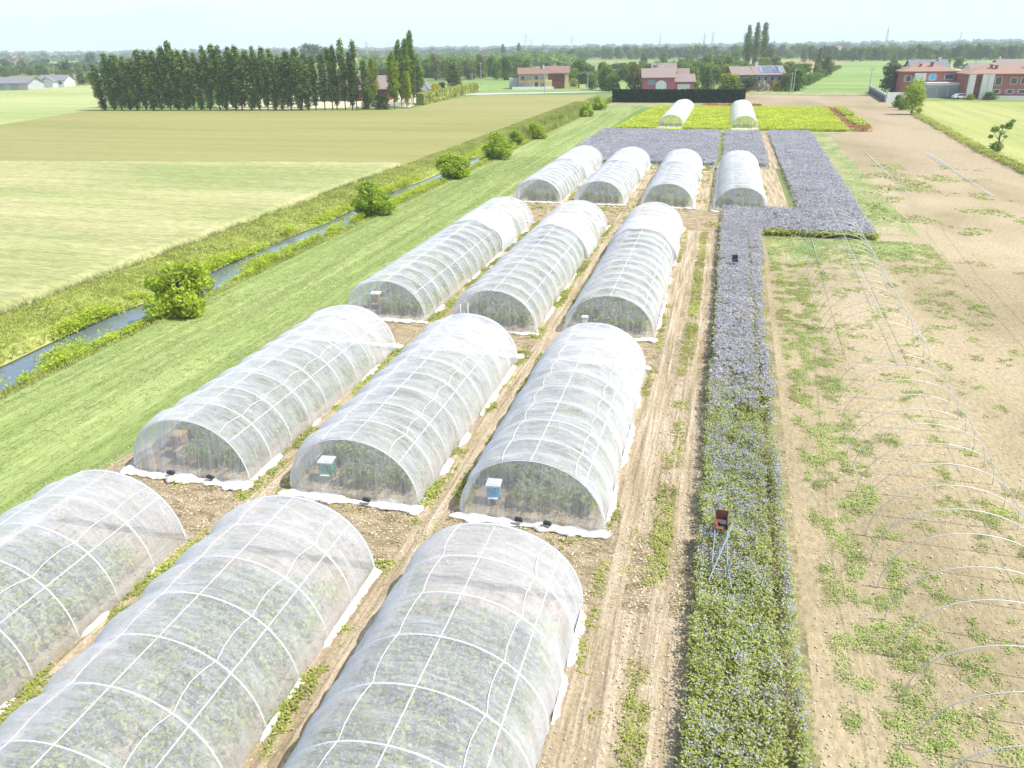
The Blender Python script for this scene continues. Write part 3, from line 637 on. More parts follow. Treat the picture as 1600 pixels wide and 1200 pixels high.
# ------------------------------------------------------------------ net tunnels
TW, TH = 2.4, 2.2                                      # half width, height
def arch(a):                                           # a 0..pi -> x,z ; upright feet then round top
    c, s_ = math.cos(a), math.sin(a)
    return TW*(abs(c)**.97)*(1 if c > 0 else -1), TH*(s_**.95)
NA = 46
def put_uv(me, U):
    uv_ = me.uv_layers.new(name='UVMap'); li = np.zeros(len(me.loops), dtype=np.int32); me.loops.foreach_get('vertex_index', li)
    uv_.data.foreach_set('uv', U.reshape(-1, 2)[li].ravel().astype(np.float32))
AR = [arch(math.pi*k/(NA-1)) for k in range(NA)]
ALEN = 6.6
def tunnel_mesh_set(L, sp, seed, fine, band=None):
    r_ = random.Random(seed); nh = int(round(L/sp)); sp = L/nh; D = {}; SAG = .05 if fine else .08; BIL = .05 if seed % 10 == 3 else .20
    step = sp/(8 if fine else 5); ny = int(round(L/step))+1; P = np.zeros((ny, NA, 3)); U = np.zeros((ny, NA, 2))
    for i in range(ny):
        y = L*i/(ny-1); f = (y/sp) % 1; sag = math.sin(math.pi*f)**.8; bay = int(y/sp)
        for k in range(NA):
            a = math.pi*k/(NA-1); x, z = AR[k]; c = math.cos(a)
            bil = -SAG*sag*(1 if c > -.35 else 0)+(BIL*sag*math.sin((a-1.9)/1.25*math.pi) if a > 1.9 else 0)
            wr = (vn(y*2.3+seed*9, a*5.)-.5)*.10+(vn(y*5.3+a*3+seed, a*2.)-.5)*.055*(1 if sag > .1 else sag*10)
            if z < .9 and c > 0: wr += (vn(y*6+seed, 3.)-.5)*.10*(1-z/.9)
            n_ = np.array([x/TW, z/TH]); n_ /= np.linalg.norm(n_)+1e-6; q = bil+wr*min(1, sag*3+.15)+.035
            P[i, k] = (x+n_[0]*q, y, max(.0, z+n_[1]*q)); U[i, k] = (y, a/math.pi*ALEN)
    D['net'] = gridmesh('net', P); put_uv(D['net'], U)
    for key, yy, dr in (('f', 0., -1), ('b', L, 1)):
        nr = 16; NK = 90; E_ = np.zeros((nr, NK, 3)); U = np.zeros((nr, NK, 2))
        for k in range(NK):
            a = math.pi*k/(NK-1); x, z = arch(a); x *= 1.01; z = z*1.01+.03
            for j in range(nr):
                f = j/(nr-1); zz = z*(1-f); xx = x*(1-.02*f)
                fold = (vn(x*3.1+seed*3, f*1.4)-.5)*.30*(f*.8+.15)*min(1, z)+(vn(x*8+seed*5, f*.6)-.5)*.14*f*min(1, z)
                E_[j, k] = (xx, yy+dr*(.03+.22*f*f*min(1, z))+fold*.8, zz); U[j, k] = (x*2+11, zz*.9+5)
        D['end_'+key] = gridmesh('net_end', E_); put_uv(D['end_'+key], U)
        nk = 70; Q = np.zeros((nk, 9, 3))
        for i in range(nk):
            x = -TW*1.12+2*TW*1.12*i/(nk-1); rr = .05+.13*vn(i*.17+seed*7, 1.)+.04*vn(i*.6, seed); zc = rr*.25; yc = yy+dr*(.34+.16*(vn(i*.2+seed*3, 8.)-.5))
            if i in (0, nk-1): rr = .02
            for j in range(9):
                a = 2*math.pi*j/9; w_ = rr*(1+.5*(vn(i*.5+j*2.1, seed)-.5)); Q[i, j] = (x, yc+math.cos(a)*w_*2.1, max(.015, zc+math.sin(a)*w_*.5))
        D['hem_'+key] = gridmesh('hem', Q, True)
    for key, sx in (('l', -1), ('r', 1)):
        n = int(L*6); Q = np.zeros((n, 4, 3))
        for i in range(n):
            y = L*i/(n-1); f_ = fbm(y*.8+seed*5, sx*9.+seed)-(.50 if sx > 0 else .56); g_ = min(1, max(0, f_*25)); o_ = .02+g_*(.03+.35*max(0, f_)+.08*vn(y*5, seed)); zz = (.02+.09*vn(y*5, seed+sx))
            for j, (dx, dz) in enumerate(((0, .05+o_*.4), (.3*o_, zz), (o_, zz*.5), (o_*1.2, -.03))): Q[i, j] = (sx*(TW*1.01+dx), y, dz*g_-.035*(1-g_))
        D['side_'+key] = gridmesh('side_hem', Q)
    def hoop(y, lean=0):
        m = MB(); m.tube([(AR[k][0], y+lean*AR[k][1], AR[k][1]) for k in range(0, NA)], .024, 5); return m
    D['hoops'] = [(hoop(0, 0), i*sp) for i in range(nh+1)]
    D['nh'] = nh; D['sp'] = sp
    if band:
        y0, y1 = band; n = 26; Pb = np.zeros((n, NA, 3)); U = np.zeros((n, NA, 2))
        for i in range(n):
            y = y0+(y1-y0)*i/(n-1)
            for k in range(NA):
                x, z = AR[k]; a = math.pi*k/(NA-1); n_ = np.array([x/TW, z/TH]); n_ /= np.linalg.norm(n_)+1e-6; q = .16+(vn(y*2, a*4+seed)-.5)*.08
                Pb[i, k] = (x+n_[0]*q, y+(vn(a*3, i*0+seed)-.5)*.7, max(.01, z+n_[1]*q)); U[i, k] = (y+30, a/math.pi*ALEN)
        D['band'] = gridmesh('net_overlap', Pb); put_uv(D['band'], U)
    return D
HOOP = None
def on_arch(a, y, off): x, z = arch(a); n_ = np.array([x/TW, z/TH]); n_ /= np.linalg.norm(n_)+1e-6; return (x+n_[0]*off, y, z+n_[1]*off)
def tunnel(xc, y0, L, sp, seed, label, fine=True, band=None, netkey='net', sx=1., rz=0.):
    global HOOP
    root = empty('net_tunnel', (xc, y0, .02), rz); root.scale = (sx, 1, 1)
    tag(root, label, 'net tunnel', 'net covered tunnels in rows on the soil')
    D = tunnel_mesh_set(L, sp, seed, fine, band)
    mobj('net_cover', D['net'], M[netkey], root, True)
    for e in 'fb':
        mobj('end_panel', D['end_'+e], M['netend'], root, True)
        if e == 'f' or seed > 9: mobj('gathered_hem', D['hem_'+e], M['hem'], root, True)
    for e in 'lr': mobj('side_hem', D['side_'+e], M['hem'], root, True)
    if HOOP is None:
        m = MB().tube([(AR[k][0], 0, AR[k][1]) for k in range(NA)], .017, 5); me = bpy.data.meshes.new('hoop'); me.from_pydata(m.v, [], m.f); me.update(); HOOP = me
    for i in range(D['nh']+1):
        h_ = mobj('hoop', HOOP, M['whitetube'], root, True); h_.location = (0, i*D['sp'], 0)
    for a in (math.pi*.5, math.pi*.24): 
        MB().tube([on_arch(a, 0, -.03), on_arch(a, L, -.03)], .012, 5).build('purlin', M['whitetube'], root, True)
    for a in ((math.pi*.62, math.pi*.30) if fine else ()):
        pts = []
        n = D['nh']*4
        for i in range(n+1):
            y = L*i/n; k = (i % 4)/4; pts.append(on_arch(a+(.05*math.sin(k*math.pi)+.03*(vn(i*.5, seed)-.5)), y, .055))
        MB().tube(pts, .009, 4).build('tie_rope', M['whitetube'], root, True)
    if band: mobj('net_overlap', D['band'], M['netband'], root, True)
    return root
def crop_mesh(L, dens, k=1.):
    pr = []
    for r_ in (-1.95, -1.35, -.7, 0, .7, 1.35, 1.95):
        xy = scatter(r_-.3, r_+.3, .3, L-1.6, dens); f = fbm(xy[:, 0]*1.3, xy[:, 1]*.8); xy = xy[f > .30]
        pr.append(plants(xy, .7+.35*fbm(xy[:, 0], xy[:, 1]), .09*k, 8, .08*k, 4, .034*k))
    V = np.concatenate([p[0] for p in pr]); I = np.concatenate([p[1] for p in pr]); c = V.mean(1); lim = 2.12*np.sqrt(np.clip(1-(c[:, 2]/2.1)**2, 0, 1))
    k_ = (np.abs(c[:, 0]) < lim) & ~((c[:, 1] < 1.5) & (c[:, 0] < -.75)); return qmesh('crop', V[k_], I[k_])
CR = {}
def crop(xc, y0, L, dens, label, k=1.):
    key = (L, dens)
    if key not in CR: CR[key] = crop_mesh(L, dens, k)
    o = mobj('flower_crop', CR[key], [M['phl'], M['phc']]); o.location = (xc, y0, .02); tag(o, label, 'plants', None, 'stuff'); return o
cols = {1: (-17.75, 'left'), 2: (-11.3, 'middle'), 3: (-5.0, 'right')}
for c_, (x, nm) in cols.items():
    xx = x-(.12 if c_ == 3 else 0)
    tunnel(xx, 2.2, 15.2, 1.5, c_, {1: 'nearest white net tunnel at the left edge, only its far end in view', 2: 'nearest white net tunnel in the middle column, cut by the bottom edge', 3: 'nearest white net tunnel in the right column, large in the bottom foreground'}[c_], True, sx=(1.035 if c_ == 3 else 1))
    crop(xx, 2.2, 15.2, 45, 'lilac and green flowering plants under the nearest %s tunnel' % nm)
    tunnel(x, 21.1, 13.7, 1.52, 10+c_, {1: 'second row white net tunnel in the left column with stacked wooden hives inside', 2: 'second row white net tunnel in the middle column with a green hive inside', 3: 'second row white net tunnel in the right column with a blue hive inside'}[c_], True)
    crop(x, 21.3, 13.5, 45, 'flowering plants under the second row %s tunnel' % nm)
    y0 = {1: 39.4, 2: 38.9, 3: 39.3}[c_]
    tunnel(x-(.1 if c_ == 1 else 0), y0, 27.2, 1.5, 20+c_, {1: 'third row long net tunnel in the left column beside the meadow', 2: 'third row long net tunnel in the middle column', 3: 'third row long net tunnel in the right column beside the wide dirt lane'}[c_], False, (16.3, 20.4), 'netfar')
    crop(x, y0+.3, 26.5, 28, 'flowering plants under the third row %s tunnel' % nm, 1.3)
for k_, (x, y0, L, lb) in enumerate([(-17.4, 76.6, 28.6, 'fourth row net tunnel, leftmost of four, beside the meadow'), (-11.2, 76.6, 28.2, 'fourth row net tunnel, second from the left of four'), (-4.6, 76.2, 27.5, 'fourth row net tunnel, third from the left of four'), (2.15, 75.3, 28.0, 'fourth row net tunnel, rightmost of four, beside the lilac field')]):
    tunnel(x, y0, L, 1.6, 30+k_, lb, False, (14.5, 19) if k_ < 3 else None, 'netfar')
    crop(x, y0+.3, 26.5, 28, 'flowering plants under the %s of the fourth row tunnels' % ('first', 'second', 'third', 'last')[k_], 1.3)
for k_, (x, y0, L, lb) in enumerate([(-9.7, 155.8, 46, 'far net tunnel, left of the two in the yellow field'), (3.6, 154.6, 46, 'far net tunnel, right of the two in the yellow field')]):
    tunnel(x, y0, L, 1.9, 40+k_, lb, False, None, 'netfar')
    o = stuff('yellow_crop', [plants(scatter(x-2, x+2, y0+.8, y0+L-1, 9), .8, .2, 2, .2, 4, .17)], [M['phl'], M['must']], 'yellow flowering plants under the %s far tunnel' % ('left', 'right')[k_])

# weights lying on the hems
def weight(x, y, rz, lb):
    m = MB(); m.box((0, 0, .06), (.26, .12, .10)); m.box((0, 0, .125), (.16, .07, .03)); o = m.build('ground_weight', M['dark']); o.location = (x, y, .2); o.rotation_euler = (0, .1, rz)
    tag(o, lb, 'weight', 'dark weights holding the net hems')
weight(-18.3, 20.7, .2, 'small dark weight on the white hem of the tunnel with stacked wooden hives, left one')
weight(-16.7, 20.75, -.1, 'small dark weight on the white hem of the tunnel with stacked wooden hives, right one')
weight(-10.6, 20.65, 0, 'small dark weight on the white hem of the tunnel with the green hive')
weight(-5.3, 20.7, .1, 'small dark weight on the hem of the blue hive tunnel, left one')
weight(-4.35, 20.7, -.1, 'small dark weight on the hem of the blue hive tunnel, right one')

# hives
def hive(p, body, lid, lb, w_=.42, h_=.42, supers=1, rz=.1):
    root = empty('beehive', (p[0], p[1], .02), rz); tag(root, lb, 'beehive')
    z = .28
    for sx_ in (-1, 1):
        for sy in (-1, 1): MB().box((sx_*w_*.42, sy*w_*.42, z/2), (.05, .05, z)).build('leg', M['wood'], root)
    for s_ in range(supers):
        m = MB(); hh = h_/supers; m.box((0, 0, z+hh/2+s_*(hh+.012)), (w_, w_, hh)); m.box((0, -w_/2-.012, z+hh*.55+s_*(hh+.012)), (w_*.5, .024, .04)); m.build('hive_body', body, root)
    MB().box((0, -w_/2-.05, z+.012), (w_*.8, .10, .02)).build('landing_board', lid, root)
    zt = z+h_+.012*supers
    m = MB(); m.box((0, 0, zt+.03), (w_+.08, w_+.08, .06)); m.box((0, 0, zt+.075), (w_*.8, w_*.8, .03)); m.build('lid', lid, root)
hive((-6.45, 21.9), M['blue'], M['white'], 'blue beehive with white lid inside the net tunnel nearest the wide lane')
hive((-12.7, 22.0), M['green'], M['white'], 'green beehive with pale lid inside the middle net tunnel', .45, .45)
hive((-19.0, 22.3), M['wood'], M['wood'], 'wooden beehive of two stacked boxes inside the left net tunnel of the second row', .45, .6, 2)
hive((-18.55, 21.9), M['white'], M['wood'], 'low white box beside the stacked wooden beehive', .4, .22)
hive((-19.2, 41.2), M['wood'], M['white'], 'wooden beehive with white lid inside the left tunnel of the third row', .5, .55, 2)
hive((-18.5, 41.0), M['wood'], M['wood'], 'low wooden box next to the white lidded hive in the third row', .5, .3)
hive((-6.5, 40.6), M['white'], M['white'], 'small white box inside the right tunnel of the third row', .3, .2)
root = empty('white_posts', (-13.0, 38.4, 0)); tag(root, 'three thin white posts standing at the front of the middle third row tunnel', 'posts')
for k_, (dx, hh) in enumerate(((0, 1.5), (.22, 1.1), (.42, 1.6))): MB().tube([(dx, 0, 0), (dx+.02, 0, hh)], .03, 6).build('post', M['whitetube'], root)

# bare hoop frames
def frame(y0, y1, sp, lb, skip=()):
    cx = lambda y: 8.0+.024*(y-31)
    root = empty('hoop_frame', (0, 0, .01)); tag(root, lb, 'hoop frame', 'bare tunnel hoops on the right field')
    me = bpy.data.meshes.new('bare_hoop'); m = MB().tube([(AR[k][0]*.97, 0, AR[k][1]*.97) for k in range(NA)], .015, 5); me.from_pydata(m.v, [], m.f); me.update()
    y = y0; i = 0
    while y < y1:
        if i not in skip:
            o = mobj('hoop', me, M['tube'], root, True); o.location = (cx(y), y, 0); o.rotation_euler = (R(random.uniform(-3, 3)), 0, R(random.uniform(-3, 3)))
        y += sp*random.uniform(.93, 1.07); i += 1
    for a in ((math.pi*.5, math.pi*.22, math.pi*.15) if y0 > 30 else (math.pi*.15,)):
        n = 12; MB().tube([(cx(yy)+arch(a)[0]*.97, yy, arch(a)[1]*.97+.02) for yy in np.linspace(y0, y1, n)], (.014 if y0 > 30 else .008), 5).build('purlin', M['tube'], root)
    return root
frame(6, 35.0, 1.42, 'near bare metal hoop frame standing over the weedy soil on the right', skip=(0,))
frame(38.3, 67, 1.5, 'far bare metal hoop frame reaching into the lilac field')
MB().tube([tuple(at(1253, 320, .05)), tuple(at(1278, 408, .05))], .03, 6).build('loose_pipe', M['tube']); tag(bpy.data.objects['loose_pipe'], 'pale pipe lying left of the far hoop frame', 'pipe')
MB().tube([tuple(at(1353, 239, .08)), tuple(at(1378, 262, .04)), tuple(at(1424, 308, .03))], [.05, .035, .012], 6).build('irrigation_pipe', M['whitetube']); tag(bpy.data.objects['irrigation_pipe'], 'thin white pipe lying on the soil right of the lilac field', 'pipe')
m = MB()
for k_ in (-.5, 0, .5): a = at(1450, 240, .08); b = at(1552, 306, .08); m.tube([(a[0]+k_*.6, a[1], .05), ((a[0]+b[0])/2+k_*.4, (a[1]+b[1])/2, .06), (b[0]+k_*.2, b[1], .05)], [.035, .02, .012], 6)
m.build('pipe_bundle', M['whitetube']); tag(bpy.data.objects['pipe_bundle'], 'bundle of white pipes lying on the brown soil, nearer the right edge', 'pipes')

# trolleys standing in the flower strip
def trolley(p, boxm, lb, full=True):
    root = empty('metal_trolley', (p[0], p[1], 0)); tag(root, lb, 'trolley')
    m = MB(); w_, d_ = .36, .36                        # open tray tilted towards the camera
    m.box((0, 0, .92), (w_, .55, .02)); m.box((-w_/2, 0, 1.0), (.025, .55, .16)); m.box((w_/2, 0, 1.0), (.025, .55, .16)); m.box((0, .275, 1.09), (w_, .025, .34))
    m.build('tray', boxm, root)
    MB().box((.06, -.02, .98), (.2, .22, .10)).build('load', M['darkbox'], root)
    for sx_ in (-1, 1):
        MB().tube([(sx_*w_/2, .28, .95), (sx_*w_/2, -.6, .80), (sx_*(w_/2+.04), -1.9, .62)], .02, 6).build('rail', M['steel'], root)
        MB().tube([(sx_*w_/2, .3, 0), (sx_*w_/2, .3, 1.25)], .02, 6).build('leg', M['steel'], root)
        MB().tube([(sx_*(w_/2+.04), -1.9, 0), (sx_*(w_/2+.04), -1.9, .85)], .02, 6).build('leg', M['steel'], root)
    MB().tube([(-w_/2-.15, -1.9, .64), (w_/2+.1, -1.9, .64)], .02, 6).build('crossbar', M['steel'], root)
    if full:
        MB().tube([(-.28, -2.45, .62), (.30, -.3, 1.15)], .02, 6).build('pole', M['steel'], root)
        MB().tube([(w_/2+.08, -2.0, .62), (w_/2+.16, -2.5, .5), (w_/2+.26, -2.52, .5)], .02, 6).build('handle', M['steel'], root)
    return root
trolley((1.0, 20.9), M['rust'], 'metal trolley with red brown tray and diagonal pole standing in the flower strip')
trolley((1.5, 53.3), M['darkbox'], 'small dark box on a metal stand far up the flower strip', False)

# ------------------------------------------------------------------ bushes and trees
for px, b, tp, w_, key, lb in [(285, 487, 398, 104, 'bushA', 'largest round bright green bush on the canal bank, nearest the camera'), (583, 335, 283, 70, 'bushB', 'round bright green bush on the canal bank, second from the camera'),
        (710, 279, 233, 56, 'bushA', 'round green bush on the canal bank, third from the camera'), (778, 248, 207, 50, 'bushB', 'round green bush on the canal bank, fourth from the camera'),
        (838, 217, 187, 32, 'bushA', 'small round green bush where the canal water shows again'), (808, 224, 202, 30, 'bushB', 'low dark green bush between two round bushes on the bank'),
        (915, 182, 155, 24, 'bushA', 'left of the two far green bushes at the end of the canal'), (936, 172, 150, 24, 'bushB', 'right of the two far green bushes at the end of the canal'), (877, 190, 176, 12, 'bushB', 'tiny dark bush on the far canal bank')]:
    tree_px(key, px, b, tp, w_, lb, 'bush', None, 'round_bush')
# the long poplar row
tops = {175: 84, 190: 82, 204: 90, 218: 86, 236: 77, 250: 84, 262: 72, 280: 64, 290: 78, 305: 71, 318: 86, 332: 66, 347: 66, 360: 68, 373: 70, 386: 72, 398: 80, 410: 73, 425: 79, 437: 82, 450: 86, 462: 77, 478: 78}
_rowlab = 'tall dark green poplar in the long row behind the olive field'
_rowgrp = 'poplars of the long row'
for i, px in enumerate(np.arange(166, 492, 12.6)):
    tp = np.interp(px, list(tops), list(tops.values()))-3+random.uniform(-8, 7)
    key = ('poplar0', 'poplar1', 'poplar2')[i % 3]; o = tree_px(key, px+random.uniform(-2, 2), 172.5, tp if i else 98, 22+random.uniform(-3, 5), _rowlab if i else 'leftmost poplar of the long row, leaning left and shorter', 'tree', _rowgrp)
    if i == 0: o.rotation_euler = (0, R(-6), 0)
for i, px in enumerate(np.arange(178, 480, 17.)):
    tree_px(('poplar1', 'poplar0')[i % 2], px, 168, np.interp(px, list(tops), list(tops.values()))+5+random.uniform(-6, 6), 20, 'dark poplar standing just behind the front poplar row', 'tree', 'poplars of the second row')
for px, tp, key in ((494, 84, 'poplar2'), (508, 80, 'poplar3'), (520, 72, 'poplar3'), (527, 68, 'poplar2'), (540, 58, 'poplar3'), (551, 78, 'poplar2'), (558, 60, 'poplar3'), (573, 92, 'poplar3')):
    tree_px(key, px, 172, tp, 19, 'tall poplar with bare lower trunk in front of the barn', 'tree', 'poplars in front of the barn')
tree_px('poplarY', 585, 168, 90, 22, 'bright green narrow poplar beside the barn roof'); tree_px('poplarY', 617, 171, 80, 26, 'yellow green poplar in front of the tallest poplars')
tree_px('poplarY', 636, 168, 110, 18, 'short light green poplar right of the yellow green one')
for px, b, tp, w_ in ((628, 167, 60, 22), (638, 166, 58, 24), (646, 164, 45, 20), (653, 162, 82, 26), (643, 160, 50, 18)): tree_px('poplarM', px, b, tp, w_, 'tall mid green poplar in the cluster at the end of the barn', 'tree', 'poplars at the barn end')
for px, b, tp, w_, key in ((576, 170, 142, 24, 'shrub'), (593, 171, 146, 20, 'shrub'), (602, 171, 148, 16, 'shrub')): tree_px(key, px, b, tp, w_, 'dark shrub under the poplars in front of the barn', 'shrub', 'shrubs by the barn')
T = [ # key, px, base, top, width, label
    ('roundG', 485, 104, 66, 44, 'large grey green tree showing above the poplars'), ('roundG', 507, 104, 72, 24, 'smaller grey green tree beside the large one above the poplars'),
    ('roundO', 711, 141, 93, 32, 'large olive green tree at the end of the low hedge'), ('shrubGold', 680, 147, 127, 18, 'bright yellow shrub at the barn end'), ('shrubP', 692, 143, 126, 14, 'dark purple shrub beside the yellow shrub'),
    ('roundB', 0, 0, 0, 0, ''),
    ('roundG', 1391, 149, 95, 42, 'grey green tree with forked trunk left of the orange roofed house'), ('willow', 1424, 179, 117, 38, 'light green leaning tree in front of the grey garage'),
    ('shrub', 1402, 168, 146, 18, 'dark green shrub at the foot of the light green tree'), ('shrubGold', 1436, 178, 166, 9, 'small yellow shrub at the corner of the ripe field'), ('shrubY', 1411, 172, 152, 18, 'yellow green shrub between the light green tree and the dark shrub'),
    ('sparse', 1557, 238, 187, 38, 'small tree with sparse leaning top and dark bushy foot at the field edge'),
    ('poplar0', 1166, 106, 37, 17, 'leftmost of the three tall dark poplars behind the solar roofed house'), ('poplar1', 1178, 107, 33, 17, 'middle of the three tall dark poplars behind the solar roofed house'), ('poplar2', 1190, 106, 33, 17, 'rightmost of the three tall dark poplars behind the solar roofed house'),
    ('roundY', 1191, 112, 88, 26, 'round yellow green tree right behind the solar roofed house'), ('round1', 1211, 112, 83, 20, 'mid green tree right of the round yellow green one'), ('roundG', 1199, 106, 72, 18, 'dark tree peeping out right of the three poplars'),
    ('shrubW', 1192, 143, 124, 22, 'shrub with white blossom in front of the red house'), ('shrubY', 1211, 143, 125, 15, 'small yellow green tree in front of the red house'), ('roundG', 1165, 143, 117, 36, 'dark rounded shrubs left of the white blossom'),
    ('round2', 1243, 142, 99, 42, 'large green tree at the right end of the red house'), ('round1', 1228, 143, 108, 24, 'green tree touching the right gable of the red house'), ('cone', 1277, 118, 71, 20, 'dark narrow conifer behind the row of shrubs'), ('roundO', 1290, 120, 84, 24, 'light olive tree right of the dark conifer'),
    ('roundY', 1137, 146, 113, 38, 'yellow green tree left of the red house'), ('roundB', 0, 0, 0, 0, ''), ('round1', 1142, 146, 122, 40, 'bright green bushy tree behind the hedge end'),
    ('coneY', 1086, 141, 98, 15, 'light green conical tree right of the pink house'), ('cone', 1105, 141, 105, 28, 'dark green fir right of the light conical tree'), ('round2', 1101, 130, 94, 26, 'green tree behind the fir'),
    ('roundO', 991, 143, 95, 34, 'olive tree left of the pink house'), ('roundO', 1005, 141, 105, 24, 'smaller olive tree touching the pink house'),
    ('round1', 958, 143, 110, 26, 'fresh green tree with white shed behind, left of the olive tree'), ('round2', 945, 142, 98, 32, 'dark green tree between the poles left of the pink house'), ('round0', 925, 140, 112, 24, 'green tree beside the thin pole'),
    ('round0', 905, 125, 90, 40, 'broad green tree right of the yellow farmhouse'), ('round2', 921, 128, 96, 28, 'green tree behind the broad one'), ('shrubY', 896, 136, 122, 16, 'light green shrub at the gable of the yellow farmhouse'), ('shrub', 952, 143, 128, 14, 'small green shrub at the roadside'),
    ('round1', 853, 110, 93, 24, 'green tree just behind the yellow farmhouse roof'), ('round0', 889, 93, 80, 14, 'small dark tree in the far field'), ('round0', 1036, 104, 80, 19, 'single green tree above the pink house roof'),
    ('round2', 1120, 120, 82, 34, 'large green tree behind the fir group'), ('round0', 1137, 118, 84, 30, 'large green tree left of the three poplars'), ('round1', 1105, 112, 80, 24, 'green tree farther back left of the poplars'), ('round0', 1076, 104, 84, 22, 'dark tree behind the light conical tree'),
    ('round2', 1148, 104, 75, 22, 'dark green tree directly left of the three poplars'), ('round0', 1006, 104, 80, 16, 'tree peeping over the pink house, left'),
    ('roundB', 0, 0, 0, 0, ''), ('shrubY', 1499, 141, 113, 30, 'yellow green bushy tree between the two right hand houses'), ('round1', 1497, 108, 85, 20, 'round green tree standing alone in the far right field'), ('round1', 1477, 110, 88, 16, 'pale green tree behind the orange roofed house'), ('roundY', 1454, 106, 85, 13, 'small yellow green tree above the orange roof'), ('roundO', 1396, 108, 84, 14, 'pale tree top above the grey green tree'),
    ('shrub', 1545, 156, 142, 24, 'flat topped bush in front of the long red house'), ('shrubY', 1516, 156, 146, 14, 'small light bush beside the white car'), ('round1', 1424, 108, 88, 14, 'green tree behind the orange roof on the left'),
    ('roundG', 110, 132, 92, 16, 'dark green tree right of the left farm buildings'), ('roundG', 143, 106, 81, 22, 'far round grey tree above the left fields'), ('round0', 125, 120, 96, 18, 'dark blue green tree left of the poplar row'), ('round1', 107, 134, 106, 20, 'mid green tree beside the grey roofed house'),
    ('round0', 68, 120, 98, 28, 'broad tree behind the grey roofed house'), ('roundY', 93, 130, 108, 12, 'light green tree at the grey roof corner'), ('round0', 8, 121, 102, 26, 'tree behind the long white shed, left'), ('round1', 54, 138, 120, 16, 'dark bush between shed and grey roofed house'), ('round2', 48, 118, 100, 18, 'green tree behind the shed end'), ('roundO', 128, 132, 112, 18, 'brownish tree between green ones on the left'), ('roundY', 141, 132, 110, 14, 'bright green tree near the leftmost poplar'), ('round0', 22, 118, 104, 20, 'green tree behind the shed roof'), ('round1', 85, 112, 100, 18, 'far green tree over the grey roof'),
    ('poplar0', 786, 93, 68, 10, 'far dark columnar tree on the horizon, left one of a pair'), ('poplar1', 811, 93, 66, 9, 'far dark columnar tree on the horizon, right one of a pair'),
]
for key, px, b, tp, w_, lb in T:
    if px: tree_px(key, px, b, tp, w_, lb, 'shrub' if 'hrub' in key else 'tree')
# wood right behind the left field: many trees of one belt
for i in range(26):
    px = 668+i*6.3+random.uniform(-3, 3); tree_px(('round0', 'round1', 'round2', 'roundO')[random.choice((0, 0, 1, 2, 2, 3))], px, random.uniform(118, 127), random.uniform(82, 96), random.uniform(17, 30), 'tree in the green belt between the barn and the yellow farmhouse', 'tree', 'trees of the green belt')
for i in range(13):
    f = i/12; tree_px('round1', 1262+46*f, 134-27*f, 112-11*f+random.uniform(-3, 3), 18, 'tree in the slanting hedge line right of the red house', 'tree', 'slanting hedge line trees')
for i in range(20):
    px = 590+i*5; tree_px(('round0', 'round2')[i % 2], px, 122, random.uniform(96, 106), 18, 'tree in the low wood behind the barn', 'tree', 'trees behind the barn')
def belt(name, px0, px1, base, dn, top, wpx, step, keys, label, grp):
    px = px0
    while px < px1:
        f = (px-px0)/(px1-px0); b = base[0]+(base[1]-base[0])*f+random.uniform(-dn, dn); t_ = top[0]+(top[1]-top[0])*f+random.uniform(-4, 4)
        tree_px(random.choice(keys), px, b, t_, wpx*random.uniform(.8, 1.3), label, 'tree', grp); px += step*random.uniform(.7, 1.3)
belt('b', 1256, 1610, (96, 93), 1., (74, 68), 17, 7, ['round0', 'round1', 'round2', 'roundG'], 'tree in the blue green belt across the right hand fields', 'belt trees on the right')
belt('b', 880, 1262, (92, 90), 1.5, (75, 70), 20, 8, ['round0', 'round2', 'roundG'], 'tree in the hazy wood across the middle distance', 'hazy wood trees')
belt('b', 960, 1160, (108, 106), 3, (97, 92), 18, 14, ['round0', 'round1', 'round2'], 'tree in the hedgerows behind the pink house', 'hedgerow trees behind the pink house')
belt('b', 895, 1000, (130, 128), 4, (108, 104), 24, 11, ['round0', 'round1', 'round2', 'roundY'], 'tree in the gardens left of the pink house', 'garden trees left of the pink house')
belt('b', 1070, 1160, (132, 126), 5, (100, 96), 24, 11, ['round0', 'round1', 'round2', 'roundY'], 'tree in the gardens between the pink and the red house', 'garden trees between the houses')
belt('b', 1150, 1262, (119, 117), 3, (97, 94), 24, 11, ['round0', 'round1', 'round2', 'roundY'], 'tree in the gardens behind the red house', 'garden trees behind the red house')
belt('b', 940, 1100, (118, 116), 3, (97, 93), 24, 13, ['round0', 'round1', 'round2'], 'tree in the clump behind the pink house', 'trees behind the pink house')
belt('b', 820, 960, (88, 88), 1, (78, 74), 12, 9, ['round0', 'roundG'], 'tree in the hazy line behind the yellow farmhouse', 'hazy line trees')
def wood(name, px0, px1, d0, d1, hh, n, label, size):
    u = rng.random(n)*(px1-px0)+px0; dd = d0+(d1-d0)*rng.random(n); hor = 72-(u-800)*ROLL
    D_ = fw[None]*F+rv[None]*(u-800)[:, None]+uv[None]*(600-hor)[:, None]; D_[:, 2] = 0; D_ /= np.linalg.norm(D_, axis=1, keepdims=True)
    prof_ = hh*(.55+.6*vn(u*.12, dd*0+5)); z = prof_*rng.random(n)**.6; C = D_*dd[:, None]; C[:, 2] = z
    V = leaves(C, rng.normal(size=(n, 3))+np.array([0, 0, .6]), size*(.5+rng.random(n)), .8)
    o = mobj(name, qmesh(name, V), M['leafG' if 'far' in label else 'leafB']); tag(o, label, 'wood', None, 'stuff')
wood('far_wood', -60, 1680, 1500, 1800, 9, 15000, 'far blue green wood band under the horizon', 4.)
wood('far_wood', -60, 1680, 2600, 3300, 12, 14000, 'far hazy wood band at the horizon', 7.)
